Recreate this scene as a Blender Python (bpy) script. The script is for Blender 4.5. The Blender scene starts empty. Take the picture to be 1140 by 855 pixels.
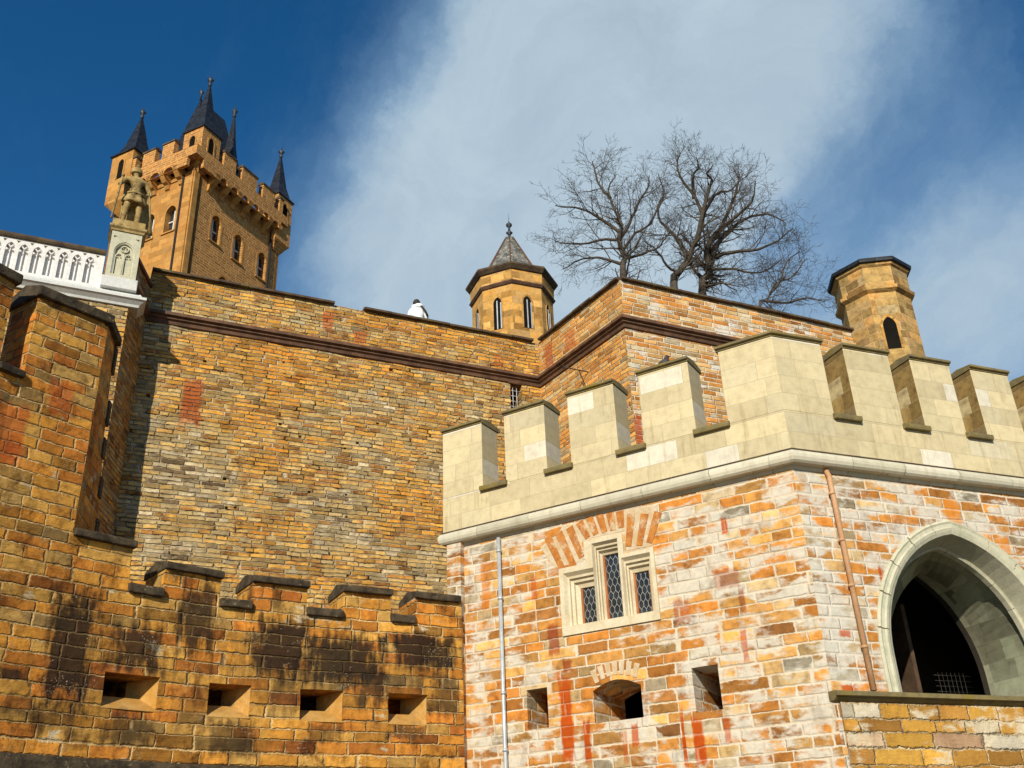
import bpy, bmesh, math, random
from math import sin, cos, tan, pi, radians as rad, hypot, sqrt, atan2
from mathutils import Vector, Matrix, noise
from mathutils.geometry import tessellate_polygon

random.seed(7)
SC = bpy.context.scene
COL = SC.collection

# ------------------------------------------------------------------ camera, world, sun
W0, H0, FPX = 1140.0, 855.0, 1115.0
PITCH, ROLL = rad(27.1), rad(-2.38)
EYE = 1.6
_r = Vector((1, 0, 0)); _u = Vector((0, -sin(PITCH), cos(PITCH))); _f = Vector((0, cos(PITCH), sin(PITCH)))
CR = cos(ROLL) * _r + sin(ROLL) * _u
CU = -sin(ROLL) * _r + cos(ROLL) * _u
cam_d = bpy.data.cameras.new('camera'); cam = bpy.data.objects.new('camera', cam_d); COL.objects.link(cam)
cam_d.sensor_fit = 'HORIZONTAL'; cam_d.sensor_width = 36.0; cam_d.lens = 36.0 * FPX / W0
cam_d.clip_start = 0.1; cam_d.clip_end = 3000
m = Matrix((CR, CU, -_f)).transposed().to_4x4()
cam.matrix_world = m
SC.camera = cam

SUN_AZ, SUN_EL = rad(-168), rad(25)
TOSUN = Vector((sin(SUN_AZ) * cos(SUN_EL), cos(SUN_AZ) * cos(SUN_EL), sin(SUN_EL)))
sd = bpy.data.lights.new('sun', 'SUN'); sd.energy = 5.0; sd.angle = rad(0.5); sd.color = (1.0, 0.92, 0.75)
so = bpy.data.objects.new('sun', sd); COL.objects.link(so)
so.rotation_mode = 'QUATERNION'; so.rotation_quaternion = TOSUN.to_track_quat('Z', 'Y'); so.location = (0, -20, 40)

vs = SC.view_settings
vs.view_transform = 'Standard'; vs.look = 'None'; vs.gamma = 1.0; vs.use_curve_mapping = False; vs.exposure = 0.08


class NT:
    """tiny node-tree writer"""
    def __init__(s, tree): s.t = tree
    def node(s, typ, **kw):
        n = s.t.nodes.new(typ)
        for k, v in kw.items(): setattr(n, k, v)
        return n
    def put(s, sock, v):
        if isinstance(v, bpy.types.NodeSocket): s.t.links.new(v, sock)
        elif v is not None: sock.default_value = v
    def m(s, op, a, b=None, c=None, clamp=False):
        n = s.node('ShaderNodeMath', operation=op); n.use_clamp = clamp
        s.put(n.inputs[0], a)
        if b is not None: s.put(n.inputs[1], b)
        if c is not None: s.put(n.inputs[2], c)
        return n.outputs[0]
    def vm(s, op, a, b=None, scale=None):
        n = s.node('ShaderNodeVectorMath', operation=op); s.put(n.inputs[0], a)
        if b is not None: s.put(n.inputs[1], b)
        if scale is not None: s.put(n.inputs['Scale'], scale)
        return n.outputs['Value'] if op in ('DOT_PRODUCT', 'LENGTH', 'DISTANCE') else n.outputs[0]
    def ss(s, x, a, b):
        n = s.node('ShaderNodeMapRange', interpolation_type='SMOOTHSTEP')
        s.put(n.inputs[0], x); n.inputs[1].default_value = a; n.inputs[2].default_value = b
        return n.outputs[0]
    def comb(s, x, y, z=0.0):
        n = s.node('ShaderNodeCombineXYZ'); s.put(n.inputs[0], x); s.put(n.inputs[1], y); s.put(n.inputs[2], z); return n.outputs[0]
    def sep(s, v):
        n = s.node('ShaderNodeSeparateXYZ'); s.put(n.inputs[0], v); return n.outputs
    def noise(s, vec, scale=1.0, detail=4.0, rough=0.55, col=False, dist=0.0):
        n = s.node('ShaderNodeTexNoise'); s.put(n.inputs['Vector'], vec); n.inputs['Scale'].default_value = scale
        n.inputs['Detail'].default_value = detail; n.inputs['Roughness'].default_value = rough; n.inputs['Distortion'].default_value = dist
        return n.outputs[1] if col else n.outputs[0]
    def mix(s, f, a, b, mode='MIX'):
        n = s.node('ShaderNodeMix', data_type='RGBA', blend_type=mode); n.clamp_factor = True
        s.put(n.inputs[0], f); s.put(n.inputs[6], a if isinstance(a, bpy.types.NodeSocket) else (*a[:3], 1.0)); s.put(n.inputs[7], b if isinstance(b, bpy.types.NodeSocket) else (*b[:3], 1.0))
        return n.outputs[2]
    def ramp(s, f, stops, interp='LINEAR'):
        n = s.node('ShaderNodeValToRGB'); cr = n.color_ramp; cr.interpolation = interp; s.put(n.inputs[0], f)
        while len(cr.elements) < len(stops): cr.elements.new(0.5)
        for e, (p, c) in zip(cr.elements, stops): e.position = p; e.color = (*c[:3], 1.0)
        return n.outputs[0]
    def white(s, v):
        n = s.node('ShaderNodeTexWhiteNoise', noise_dimensions='3D'); s.put(n.inputs[0], v); return n.outputs


def azel(az, el):
    az, el = rad(az), rad(el)
    return (sin(az) * cos(el), cos(az) * cos(el), sin(el))


def ray(x, y):
    return (_f + (x - 570) / FPX * CR - (y - 427.5) / FPX * CU).normalized()


world = bpy.data.worlds.new('World'); SC.world = world; world.use_nodes = True
wt = world.node_tree; wt.nodes.clear(); N = NT(wt)
sky = N.node('ShaderNodeTexSky', sky_type='NISHITA'); sky.sun_disc = False
sky.sun_elevation = SUN_EL; sky.sun_rotation = SUN_AZ; sky.altitude = 800; sky.air_density = 1.0; sky.dust_density = 0.3; sky.ozone_density = 2.5
hsv = N.node('ShaderNodeHueSaturation'); hsv.inputs['Saturation'].default_value = 1.34; hsv.inputs['Value'].default_value = 0.90
wt.links.new(sky.outputs[0], hsv.inputs['Color'])
geo = N.node('ShaderNodeTexCoord')
dirv = geo.outputs['Generated']
warp = N.noise(dirv, 2.6, 8, 0.66, col=True)
wv = N.vm('ADD', dirv, N.vm('SCALE', N.vm('SUBTRACT', warp, (0.5, 0.5, 0.5)), scale=0.19))
wv = N.vm('NORMALIZE', wv)
acc = None
# banks of thin high cloud (positive) and clear lanes (negative): heading, height, spread, weight
for (px, py, sp, wgt) in [(470, 330, 6, .75), (560, 200, 7, .8), (640, 80, 7, .8), (760, 60, 7, .75), (720, 200, 7, .75), (850, 20, 6, .6), (600, 330, 7, .8), (800, 300, 6, .45), (1080, 340, 8, 1.0), (990, 340, 6, .6), (900, -60, 8, .5),
                          (1130, 220, 5, .45), (1000, 60, 4, .18), (915, 235, 5.0, -.95), (1050, 100, 7, -.62), (880, 330, 3, -.3), (300, 120, 8, -.2), (340, 250, 4, .12), (440, 60, 5, -.12)]:
    d = N.vm('DOT_PRODUCT', wv, tuple(ray(px, py)))
    g = N.m('EXPONENT', N.m('MULTIPLY', N.m('SUBTRACT', d, 1.0), 1.0 / (rad(sp) ** 2)))
    g = N.m('MULTIPLY', g, wgt)
    acc = g if acc is None else N.m('ADD', acc, g)
streak = N.noise(N.vm('MULTIPLY', N.vm('ADD', wv, N.comb(N.m('MULTIPLY', N.sep(wv)[2], -.55), 0.0, 0.0)), (6.0, 3.0, 2.4)), 1.7, 9, 0.66)
acc = N.m('ADD', acc, N.m('MULTIPLY', N.m('SUBTRACT', streak, 0.5), 1.0))
cm = N.ss(acc, -0.12, 1.60)
fine = N.noise(wv, 6.0, 8, 0.66, dist=.6)
cm = N.m('MULTIPLY', cm, N.m('ADD', 0.60, N.m('MULTIPLY', fine, 0.62)), clamp=True)
cloudcol = N.mix(N.ss(acc, 0.6, 1.6), (2.3, 3.7, 5.2), (3.9, 4.9, 5.7))
skyc = N.mix(cm, hsv.outputs[0], cloudcol)
bg = N.node('ShaderNodeBackground'); bg.inputs[1].default_value = 0.115
wt.links.new(skyc, bg.inputs[0])
wo = N.node('ShaderNodeOutputWorld'); wt.links.new(bg.outputs[0], wo.inputs[0])


# ------------------------------------------------------------------ helpers
def D(azd): a = rad(azd); return Vector((sin(a), cos(a)))


class Fr:
    """vertical frame: origin XY, tangent azimuth; s runs right, z up from eye height, d outward"""
    def __init__(s, P, T): s.P = Vector(P); s.T = T; s.t = D(T); s.n = D(T + 90)
    def pt(s, a, z, d=0.0): p = s.P + s.t * a + s.n * d; return Vector((p.x, p.y, z))
    def xy(s, a, d=0.0): return s.P + s.t * a + s.n * d
    def pix(s, x, y, d=0.0):
        r = ray(x, y); P = s.P + s.n * d; k = P.dot(s.n) / (r.x * s.n.x + r.y * s.n.y)
        p = r * k; return ((Vector((p.x, p.y)) - P).dot(s.t), p.z)
    def off(s): return s.P.dot(s.t)


def at(x, y, dist):
    r = ray(x, y); return r / hypot(r.x, r.y) * dist


class MB:
    def __init__(s): s.v = []; s.f = []; s.uv = []; s.sm = []
    def face(s, pts, uv=None, smooth=False):
        i = len(s.v); s.v += [Vector(p) for p in pts]; s.f.append(tuple(range(i, i + len(pts)))); s.uv.append(uv); s.sm.append(smooth)
    def box(s, F, s0, s1, z0, z1, d0, d1, taper=0.0):
        """box in a frame; d0 is the outer face, d1 the inner"""
        a = [F.pt(x, z, d) for d in (d0, d1) for z in (z0, z1) for x in (s0, s1)]
        for q in ((0, 1, 3, 2), (5, 4, 6, 7), (4, 0, 2, 6), (1, 5, 7, 3), (2, 3, 7, 6), (4, 5, 1, 0)): s.face([a[k] for k in q])
    def prism(s, F, prof, s0, s1):
        """profile of (d, z) run along s"""
        A = [F.pt(s0, z, d) for d, z in prof]; B = [F.pt(s1, z, d) for d, z in prof]; n = len(prof)
        for i in range(n):
            j = (i + 1) % n; s.face([A[i], A[j], B[j], B[i]])
        s.face(A[::-1]); s.face(B)
    def poly(s, F, outer, holes=(), d0=0.0, d1=-0.5, back=True):
        loops = [list(outer)] + [list(h) for h in holes]
        flat = [p for l in loops for p in l]
        tris = tessellate_polygon([[Vector((p[0], p[1], 0)) for p in l] for l in loops])
        o = F.off()
        for t in tris:
            p = [flat[k] for k in t]
            ar = (p[1][0] - p[0][0]) * (p[2][1] - p[0][1]) - (p[2][0] - p[0][0]) * (p[1][1] - p[0][1])
            if abs(ar) < 1e-9: continue
            if ar < 0: p = p[::-1]
            s.face([F.pt(a, z, d0) for a, z in p], [(a + o, z) for a, z in p])
            if back: s.face([F.pt(a, z, d1) for a, z in p[::-1]], [(a + o, z) for a, z in p[::-1]])
        for li, l in enumerate(loops):
            n = len(l); area = sum(l[i][0] * l[(i + 1) % n][1] - l[(i + 1) % n][0] * l[i][1] for i in range(n))
            if (area > 0) == (li > 0): l = l[::-1]
            for i in range(n):
                a, b = l[i], l[(i + 1) % n]
                s.face([F.pt(b[0], b[1], d0), F.pt(a[0], a[1], d0), F.pt(a[0], a[1], d1), F.pt(b[0], b[1], d1)])
    def tube(s, pts, rads, n=8, cap=True):
        pts = [Vector(p) for p in pts]
        if not hasattr(rads, '__len__'): rads = [rads] * len(pts)
        rings = []; up = None
        for i, p in enumerate(pts):
            t = (pts[min(i + 1, len(pts) - 1)] - pts[max(i - 1, 0)]).normalized()
            if up is None: up = t.orthogonal().normalized()
            up = (up - t * up.dot(t))
            up = up.normalized() if up.length > 1e-6 else t.orthogonal().normalized()
            bi = t.cross(up); rr = rads[i]
            rings.append([p + (up * cos(2 * pi * k / n) + bi * sin(2 * pi * k / n)) * rr for k in range(n)])
        base = len(s.v)
        for r in rings: s.v += r
        for i in range(len(rings) - 1):
            for k in range(n):
                k2 = (k + 1) % n
                s.f.append((base + i * n + k, base + i * n + k2, base + (i + 1) * n + k2, base + (i + 1) * n + k)); s.uv.append(None); s.sm.append(True)
        if cap:
            s.face(rings[0][::-1]); s.face(rings[-1])
    def lathe(s, c, prof, n=16, rot=0.0, smooth=False, cap=True):
        """rings of (radius, z) round a vertical axis at c"""
        rings = [[Vector((c[0] + r * sin(rot + 2 * pi * k / n), c[1] + r * cos(rot + 2 * pi * k / n), z)) for k in range(n)] for r, z in prof]
        for a, b in zip(rings, rings[1:]):
            for k in range(n):
                k2 = (k + 1) % n
                q = [a[k2], a[k], b[k], b[k2]]
                if (q[0] - q[1]).length < 1e-6: q = q[1:]
                elif (q[2] - q[3]).length < 1e-6: q = q[:3]
                s.face(q, None, smooth)
        if cap:
            if prof[0][0] > 1e-5: s.face(rings[0])
            if prof[-1][0] > 1e-5: s.face(rings[-1][::-1])
    def sweep(s, path, prof, closed=False, jitter=0.0):
        """profile [(d,z)] swept along an XY path with mitred corners; outward is to the right-hand rule of Fr (n = t turned by +90 compass)"""
        n = len(path); P = [Vector(p) for p in path]; rings = []
        for i in range(n):
            def nrm(a, b):
                t = (b - a).normalized(); return Vector((t.y, -t.x))
            if closed: n1 = nrm(P[i - 1], P[i]); n2 = nrm(P[i], P[(i + 1) % n])
            else:
                n1 = nrm(P[i - 1], P[i]) if i else nrm(P[0], P[1]); n2 = nrm(P[i], P[i + 1]) if i < n - 1 else n1
            mm = (n1 + n2); mm = mm / (1 + n1.dot(n2))
            jz = random.uniform(-jitter, jitter)
            rings.append([Vector((P[i].x + mm.x * d, P[i].y + mm.y * d, z + jz)) for d, z in prof])
        k = len(prof)
        seg = range(n) if closed else range(n - 1)
        for i in seg:
            a, b = rings[i], rings[(i + 1) % n]
            for j in range(k):
                j2 = (j + 1) % k; s.face([a[j], a[j2], b[j2], b[j]])
        if not closed: s.face(rings[0][::-1]); s.face(rings[-1])
    def arch(s, F, path, prof):
        """profile [(off, d)] carried along a path in (s,z); off is to the left of travel"""
        n = len(path); rings = []
        for i in range(n):
            def nr(a, b):
                l = hypot(b[0] - a[0], b[1] - a[1]); return Vector((-(b[1] - a[1]) / l, (b[0] - a[0]) / l))
            n1 = nr(path[i - 1], path[i]) if i else nr(path[0], path[1]); n2 = nr(path[i], path[i + 1]) if i < n - 1 else n1
            mm = (n1 + n2) / max(0.3, 1 + n1.dot(n2))
            rings.append([F.pt(path[i][0] + mm.x * o, path[i][1] + mm.y * o, d) for o, d in prof])
        k = len(prof)
        for a, b in zip(rings, rings[1:]):
            for j in range(k):
                j2 = (j + 1) % k; s.face([a[j], a[j2], b[j2], b[j]])
        s.face(rings[0][::-1]); s.face(rings[-1])
    def arch_blocks(s, F, path, prof, k=3, gap=.035):
        i = 0
        while i < len(path) - 1:
            seg = [Vector(p) for p in path[i:i + k + 1]]; j = random.uniform(-.003, .003)
            seg[0] = seg[0].lerp(seg[1], gap); seg[-1] = seg[-1].lerp(seg[-2], gap)
            s.arch(F, [tuple(p) for p in seg], [(o + j, d + j) for o, d in prof]); i += k
    def build(s, name, mat, parent=None, bevel=0.0, merge=True, shade=None):
        me = bpy.data.meshes.new(name)
        me.from_pydata([tuple(v) for v in s.v], [], s.f)
        uvl = me.uv_layers.new(name='UVMap')
        for p in me.polygons:
            u = s.uv[p.index]; p.use_smooth = s.sm[p.index] if shade is None else shade
            if u is not None:
                for k, li in enumerate(p.loop_indices): uvl.data[li].uv = u[k]
            else:
                nn = p.normal
                for li in p.loop_indices:
                    c = me.vertices[me.loops[li].vertex_index].co
                    if abs(nn.z) < 0.8:
                        h = hypot(nn.x, nn.y); tx, ty = -nn.y / h, nn.x / h
                        uvl.data[li].uv = (c.x * tx + c.y * ty, c.z)
                    else: uvl.data[li].uv = (c.x, c.y)
        if merge:
            bm = bmesh.new(); bm.from_mesh(me); bmesh.ops.remove_doubles(bm, verts=bm.verts, dist=0.0004)
            bmesh.ops.recalc_face_normals(bm, faces=bm.faces)
            bm.to_mesh(me); bm.free()
        me.materials.append(mat)
        o = bpy.data.objects.new(name, me); COL.objects.link(o)
        if parent is not None:
            o.parent = parent
            if parent.type == 'EMPTY': o.matrix_parent_inverse = Matrix.Translation(-Vector(parent.location))
        if bevel:
            b = o.modifiers.new('bevel', 'BEVEL'); b.width = bevel; b.segments = 2; b.limit_method = 'ANGLE'; b.angle_limit = rad(35)
        return o


def thing(name, label, cat, loc=(0, 0, 0), group=None):
    o = bpy.data.objects.new(name, None); COL.objects.link(o); o.location = loc; o.empty_display_size = 0.2
    o['label'] = label; o['category'] = cat
    if group: o['group'] = group
    return o


def tag(o, label, cat, group=None):
    o['label'] = label; o['category'] = cat
    if group: o['group'] = group
    return o


def pointed(sc, hw, zs, H, n=14, z0=None):
    """pointed arch outline, left foot to right foot"""
    R = (hw * hw + H * H) / (2 * hw); a1 = math.asin(min(1, H / R)); out = []
    if z0 is not None: out.append((sc - hw, z0))
    for k in range(n + 1):
        a = a1 * k / n; out.append((sc - hw + R - R * cos(a), zs + R * sin(a)))
    for k in range(n - 1, -1, -1):
        a = a1 * k / n; out.append((sc + hw - R + R * cos(a), zs + R * sin(a)))
    if z0 is not None: out.append((sc + hw, z0))
    return out


# ------------------------------------------------------------------ materials
def newmat(name):
    mt = bpy.data.materials.new(name); mt.use_nodes = True; t = mt.node_tree; t.nodes.clear(); n = NT(t)
    bs = n.node('ShaderNodeBsdfPrincipled'); out = n.node('ShaderNodeOutputMaterial'); t.links.new(bs.outputs[0], out.inputs[0])
    return mt, n, bs


def masonry(name, h, w, pal, mortar, mw=0.012, irr=0.5, region=None, tint=None, lime=None, boxes=(), bump=1.0, relief=0.02,
            rough=0.9, edge=0.35, courses=0.25, var=0.45, soot=None, mottle=0.35, crack=0.0, zones=(), lichen=0.0, dirt=0.35, drip=0.0, tone=1.0):
    """random coursed stonework in metres. pal: stops picked per stone; boxes: (u,v,hu,hv,colour,strength) stains or painted shadows with a shape of their own"""
    mt, n, bs = newmat(name)
    uvn = n.node('ShaderNodeUVMap'); uvn.uv_map = 'UVMap'; uv = uvn.outputs[0]
    X = n.sep(uv)
    w1 = n.noise(uv, 3.2, 3, 0.5, col=True); w2 = n.noise(uv, 17.0, 3, 0.6, col=True)
    dsp = n.vm('ADD', n.vm('SCALE', n.vm('SUBTRACT', w1, (.5, .5, .5)), scale=h * 0.34 * irr), n.vm('SCALE', n.vm('SUBTRACT', w2, (.5, .5, .5)), scale=h * 0.36 * irr))
    q = n.sep(n.vm('ADD', uv, dsp)); u, v = q[0], q[1]
    vv = n.m('DIVIDE', v, h)
    vv = n.m('ADD', vv, n.m('MULTIPLY', n.noise(n.comb(0.0, n.m('MULTIPLY', v, 0.45 / h), 3.3), 1.0, 1, 0.5), courses * 2.2))
    row = n.m('FLOOR', vv); fv = n.m('FRACT', vv)
    rr = n.sep(n.white(n.comb(row, 7.7, 1.3))[1])
    uu = n.m('DIVIDE', u, w)
    uu = n.m('ADD', n.m('MULTIPLY', uu, n.m('ADD', 1 - var * 0.5, n.m('MULTIPLY', rr[0], var))), n.m('MULTIPLY', rr[1], 31.7))
    uu = n.m('ADD', uu, n.m('MULTIPLY', n.noise(n.comb(n.m('MULTIPLY', uu, 0.8), n.m('MULTIPLY', row, 5.3), 0.0), 1.0, 1, 0.5), 1.5 * var))
    cellx = n.m('FLOOR', uu); fu = n.m('FRACT', uu)
    R = n.sep(n.white(n.comb(cellx, row, 4.1))[1]); R2 = n.sep(n.white(n.comb(row, cellx, 9.4))[1])
    du = n.m('MULTIPLY', n.m('MINIMUM', fu, n.m('SUBTRACT', 1.0, fu)), w); dv = n.m('MULTIPLY', n.m('MINIMUM', fv, n.m('SUBTRACT', 1.0, fv)), h)
    dd = n.m('MINIMUM', du, dv)
    fine = n.noise(uv, 60.0, 4, 0.65); med = n.noise(uv, 9.0, 5, 0.65)
    grain = n.noise(n.vm('MULTIPLY', uv, (6.0, 30.0, 1.0)), 1.0, 4, 0.6)
    dj = n.m('ADD', dd, n.m('MULTIPLY', n.m('SUBTRACT', med, 0.5), mw * 1.6 * irr))
    stone = n.ss(dj, mw * 0.45, mw * (0.75 + edge))
    # stone colour
    f = R[0]
    if region:   # (scale, weight)
        rg = n.noise(n.vm('MULTIPLY', uv, (1.0, 1.6, 1.0)), region[0], 4, 0.55)
        f = n.m('ADD', n.m('MULTIPLY', f, 1 - region[1]), n.m('MULTIPLY', n.ss(rg, 0.32, 0.68), region[1]))
    for (bu, bv, hu, hv, amt) in zones:   # broad zones where the masons used another batch
        zu = n.m('DIVIDE', n.m('ABSOLUTE', n.m('SUBTRACT', X[0], bu)), hu); zv = n.m('DIVIDE', n.m('ABSOLUTE', n.m('SUBTRACT', X[1], bv)), hv)
        mk = n.ss(n.m('ADD', n.m('SUBTRACT', 1.0, n.m('MAXIMUM', zu, zv)), n.m('MULTIPLY', n.m('SUBTRACT', med, 0.5), 0.7)), 0.0, 0.45)
        f = n.m('ADD', f, n.m('MULTIPLY', mk, amt), clamp=True)
    c = n.ramp(f, pal)
    c = n.mix(tone, c, n.ramp(R[1], [(0, (.52, .50, .48)), (.35, (.88, .88, .88)), (.7, (1.05, 1.05, 1.05)), (1, (1.28, 1.26, 1.22))]), 'MULTIPLY')
    c = n.mix(mottle, c, n.ramp(n.noise(n.vm('ADD', uv, n.vm('SCALE', n.white(n.comb(cellx, row, 4.1))[1], scale=9.0)), 7.0, 4, 0.6), [(.3, (.50, .42, .36)), (.5, (.97, .97, .97)), (.72, (1.35, 1.3, 1.2))]), 'MULTIPLY')
    c = n.mix(0.35, c, n.ramp(fine, [(.25, (.6, .6, .6)), (.55, (1, 1, 1)), (.8, (1.3, 1.3, 1.3))]), 'MULTIPLY')
    mc = n.mix(n.ss(n.noise(uv, 1.3, 4, .6), .3, .7), mortar[0], mortar[1])
    if lime:   # (threshold lo, hi, scale, colour, per-stone weight)
        ln = n.noise(n.vm('MULTIPLY', uv, (1.0, 1.9, 1.0)), lime[2], 6, 0.66)
        ln = n.m('ADD', ln, n.m('MULTIPLY', n.m('SUBTRACT', R2[0], 0.5), lime[4]))
        ln = n.m('ADD', ln, n.m('MULTIPLY', n.m('SUBTRACT', mw * 2.2, n.m('MINIMUM', dj, mw * 2.2)), 2.4))
        for (bu, bv, hu, hv, amt) in (lime[5] if len(lime) > 5 else ()):
            zu = n.m('DIVIDE', n.m('ABSOLUTE', n.m('SUBTRACT', X[0], bu)), hu); zv = n.m('DIVIDE', n.m('ABSOLUTE', n.m('SUBTRACT', X[1], bv)), hv)
            ln = n.m('ADD', ln, n.m('MULTIPLY', n.ss(n.m('SUBTRACT', 1.0, n.m('MAXIMUM', zu, zv)), 0.0, 0.8), amt))
        ln = n.m('ADD', ln, n.m('MULTIPLY', n.m('SUBTRACT', n.noise(uv, .75, 3, .6), .5), .42))
        lm = n.ss(ln, lime[0], lime[1])
        lc = n.mix(n.ss(med, .3, .7), lime[3], tuple(x * 0.80 for x in lime[3]))
        c = n.mix(n.m('MULTIPLY', lm, 0.93), c, lc)
    c = n.mix(stone, mc, c)
    if crack:   # open joints here and there
        ck = n.m('MULTIPLY', n.ss(n.m('MULTIPLY', n.m('SUBTRACT', 1.0, stone), n.noise(uv, 2.6, 4, .7)), 0.52, 0.60), crack)
        c = n.mix(ck, c, (.018, .013, .009))
    bn = n.noise(uv, 4.0, 5, 0.68); bn2 = n.noise(n.vm('MULTIPLY', uv, (9.0, 1.2, 1.0)), 1.0, 4, 0.6)
    for (bu, bv, hu, hv, colr, st) in boxes:
        zu = n.m('DIVIDE', n.m('ABSOLUTE', n.m('SUBTRACT', X[0], bu)), hu); zv = n.m('DIVIDE', n.m('ABSOLUTE', n.m('SUBTRACT', X[1], bv)), hv)
        mk = n.m('SUBTRACT', 1.0, n.m('MAXIMUM', zu, zv))
        dark_box = colr[0] < .15
        mk = n.m('ADD', mk, n.m('ADD', n.m('MULTIPLY', n.m('SUBTRACT', bn, 0.5), 1.3 if dark_box else .9), n.m('MULTIPLY', n.m('SUBTRACT', bn2, 0.5), 1.7 if dark_box else .9)))
        mk = n.m('MULTIPLY', n.ss(mk, -0.05, 0.50 if dark_box else 0.34), n.ss(n.m('SUBTRACT', 1.0, n.m('MAXIMUM', zu, zv)), -0.45, 0.10))
        dim = n.m('ADD', 0.75, n.m('MULTIPLY', stone, 0.25))
        tn = tuple(x / max(colr) for x in colr) if colr[0] > .15 else (.20, .15, .09)
        c = n.mix(n.m('MULTIPLY', n.m('MULTIPLY', mk, st), dim), c, n.mix(.60 if colr[0] < .15 else .78, n.mix(1.0, c, tn, 'MULTIPLY'), colr))
    if lichen:
        vo = n.node('ShaderNodeTexVoronoi'); n.put(vo.inputs['Vector'], n.vm('ADD', uv, n.vm('SCALE', w2, scale=.04))); vo.inputs['Scale'].default_value = 38
        sp_ = n.m('MULTIPLY', n.ss(n.m('SUBTRACT', .42, vo.outputs['Distance']), .0, .12), n.ss(n.sep(vo.outputs['Color'])[0], .50, .60))
        sp_ = n.m('MULTIPLY', sp_, n.ss(n.noise(uv, 2.3, 5, .7), .54, .62))
        c = n.mix(n.m('MULTIPLY', sp_, lichen), c, (.34, .29, .20))
    if dirt:
        dn = n.noise(n.vm('MULTIPLY', uv, (1.6, 1.0, 1.0)), 1.7, 7, .72)
        c = n.mix(n.m('MULTIPLY', n.ss(dn, .50, .66), dirt), c, n.mix(1.0, c, (.38, .30, .24), 'MULTIPLY'))
        pit = n.ss(n.noise(uv, 34, 3, .6), .66, .72); c = n.mix(n.m('MULTIPLY', pit, dirt), c, (.07, .04, .02))
    if drip:
        dr = n.noise(n.vm('MULTIPLY', uv, (7.0, .55, 1.0)), 1.0, 5, .65)
        c = n.mix(n.m('MULTIPLY', n.ss(dr, .55, .72), drip), c, n.mix(1.0, c, (.62, .55, .42), 'MULTIPLY'))
    if tint: c = n.mix(1.0, c, tint, 'MULTIPLY')
    n.put(bs.inputs['Base Color'], c); bs.inputs['Roughness'].default_value = rough; bs.inputs['Specular IOR Level'].default_value = 0.25
    hgt = n.m('ADD', n.m('MULTIPLY', n.ss(dj, 0.0, mw * 2.0), n.m('ADD', 0.45, n.m('MULTIPLY', R2[1], 0.9))), n.m('MULTIPLY', med, 0.55))
    hgt = n.m('ADD', hgt, n.m('MULTIPLY', fine, 0.22)); hgt = n.m('ADD', hgt, n.m('MULTIPLY', grain, 0.30))
    bp = n.node('ShaderNodeBump'); bp.inputs['Strength'].default_value = bump; bp.inputs['Distance'].default_value = relief
    n.put(bp.inputs['Height'], hgt); n.t.links.new(bp.outputs[0], bs.inputs['Normal'])
    return mt


def plain(name, c1, c2, scale=4.0, rough=0.8, bump=0.3, dist=0.01, metal=0.0, spec=0.3, spots=None, c3=None):
    mt, n, bs = newmat(name)
    g = n.node('ShaderNodeTexCoord').outputs['Object']
    a = n.noise(g, scale, 6, 0.62); b = n.noise(g, scale * 6, 4, 0.65)
    c = n.mix(n.ss(a, .35, .65), c1, c2)
    if c3: c = n.mix(n.ss(n.noise(g, scale * .6, 5, .7), .52, .66), c, c3)
    c = n.mix(.35, c, n.ramp(b, [(.3, (.65, .65, .65)), (.7, (1.25, 1.25, 1.25))]), 'MULTIPLY')
    if spots: c = n.mix(n.ss(n.noise(g, spots[0], 3, .6), spots[1], spots[1] + .06), c, spots[2])
    n.put(bs.inputs['Base Color'], c); bs.inputs['Roughness'].default_value = rough; bs.inputs['Metallic'].default_value = metal
    bs.inputs['Specular IOR Level'].default_value = spec
    if bump:
        bp = n.node('ShaderNodeBump'); bp.inputs['Strength'].default_value = bump; bp.inputs['Distance'].default_value = dist
        n.put(bp.inputs['Height'], n.m('ADD', a, n.m('MULTIPLY', b, .5))); n.t.links.new(bp.outputs[0], bs.inputs['Normal'])
    return mt


# ------------------------------------------------------------------ frames of the walls
PC = D(16.6) * 15.0
FC = Fr(PC, 120.7)           # gatehouse, left face (s runs to the corner at 0)
FD = Fr(PC, 68.5)            # gatehouse, right face
K1 = Vector((.82, 26.0))
FA = Fr(K1, 65.0)            # high retaining wall
FB = Fr(K1, 146.4)
K2 = FB.xy(3.95)
FE = Fr(K2, 65.0)
FG = Fr(K1 + D(155) * 1.2, 65.0)    # terrace wall beside it
TP = at(213.7, 212, 60.0); TP = Vector((TP.x, TP.y))
FTR = Fr(TP, 26.0); FTL = Fr(TP, 116.0)
FPTS = [Vector(p) for p in [(-11.6, 1.5), (-10.6, 4.6), (-9.6, 7.4), (-8.55, 10.15), (-7.19, 12.73), (-6.4, 13.75), (-5.87, 14.36), (-4.72, 15.44), (-3.51, 16.19), (-2.23, 16.85), (-1.04, 17.5)]]
FS = [0.0]
for a, b in zip(FPTS, FPTS[1:]): FS.append(FS[-1] + (b - a).length)
F_OFF = 5.8797 - FS[4]        # so that s matches the numbers measured on the photograph
FS = [x + F_OFF for x in FS]


def Fxy(s, d=0.0):
    k = 0
    while k < len(FS) - 2 and s > FS[k + 1]: k += 1
    a, b = FPTS[k], FPTS[k + 1]; t = (b - a).normalized()
    def nv(i):
        j0 = max(i - 1, 0); j1 = min(i + 1, len(FPTS) - 1); tt = (FPTS[j1] - FPTS[j0]).normalized(); return Vector((tt.y, -tt.x))
    u = (s - FS[k]) / (FS[k + 1] - FS[k]); nn = (nv(k) * (1 - u) + nv(k + 1) * u).normalized()
    p = a + t * (s - FS[k]) + nn * d
    return p


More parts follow.
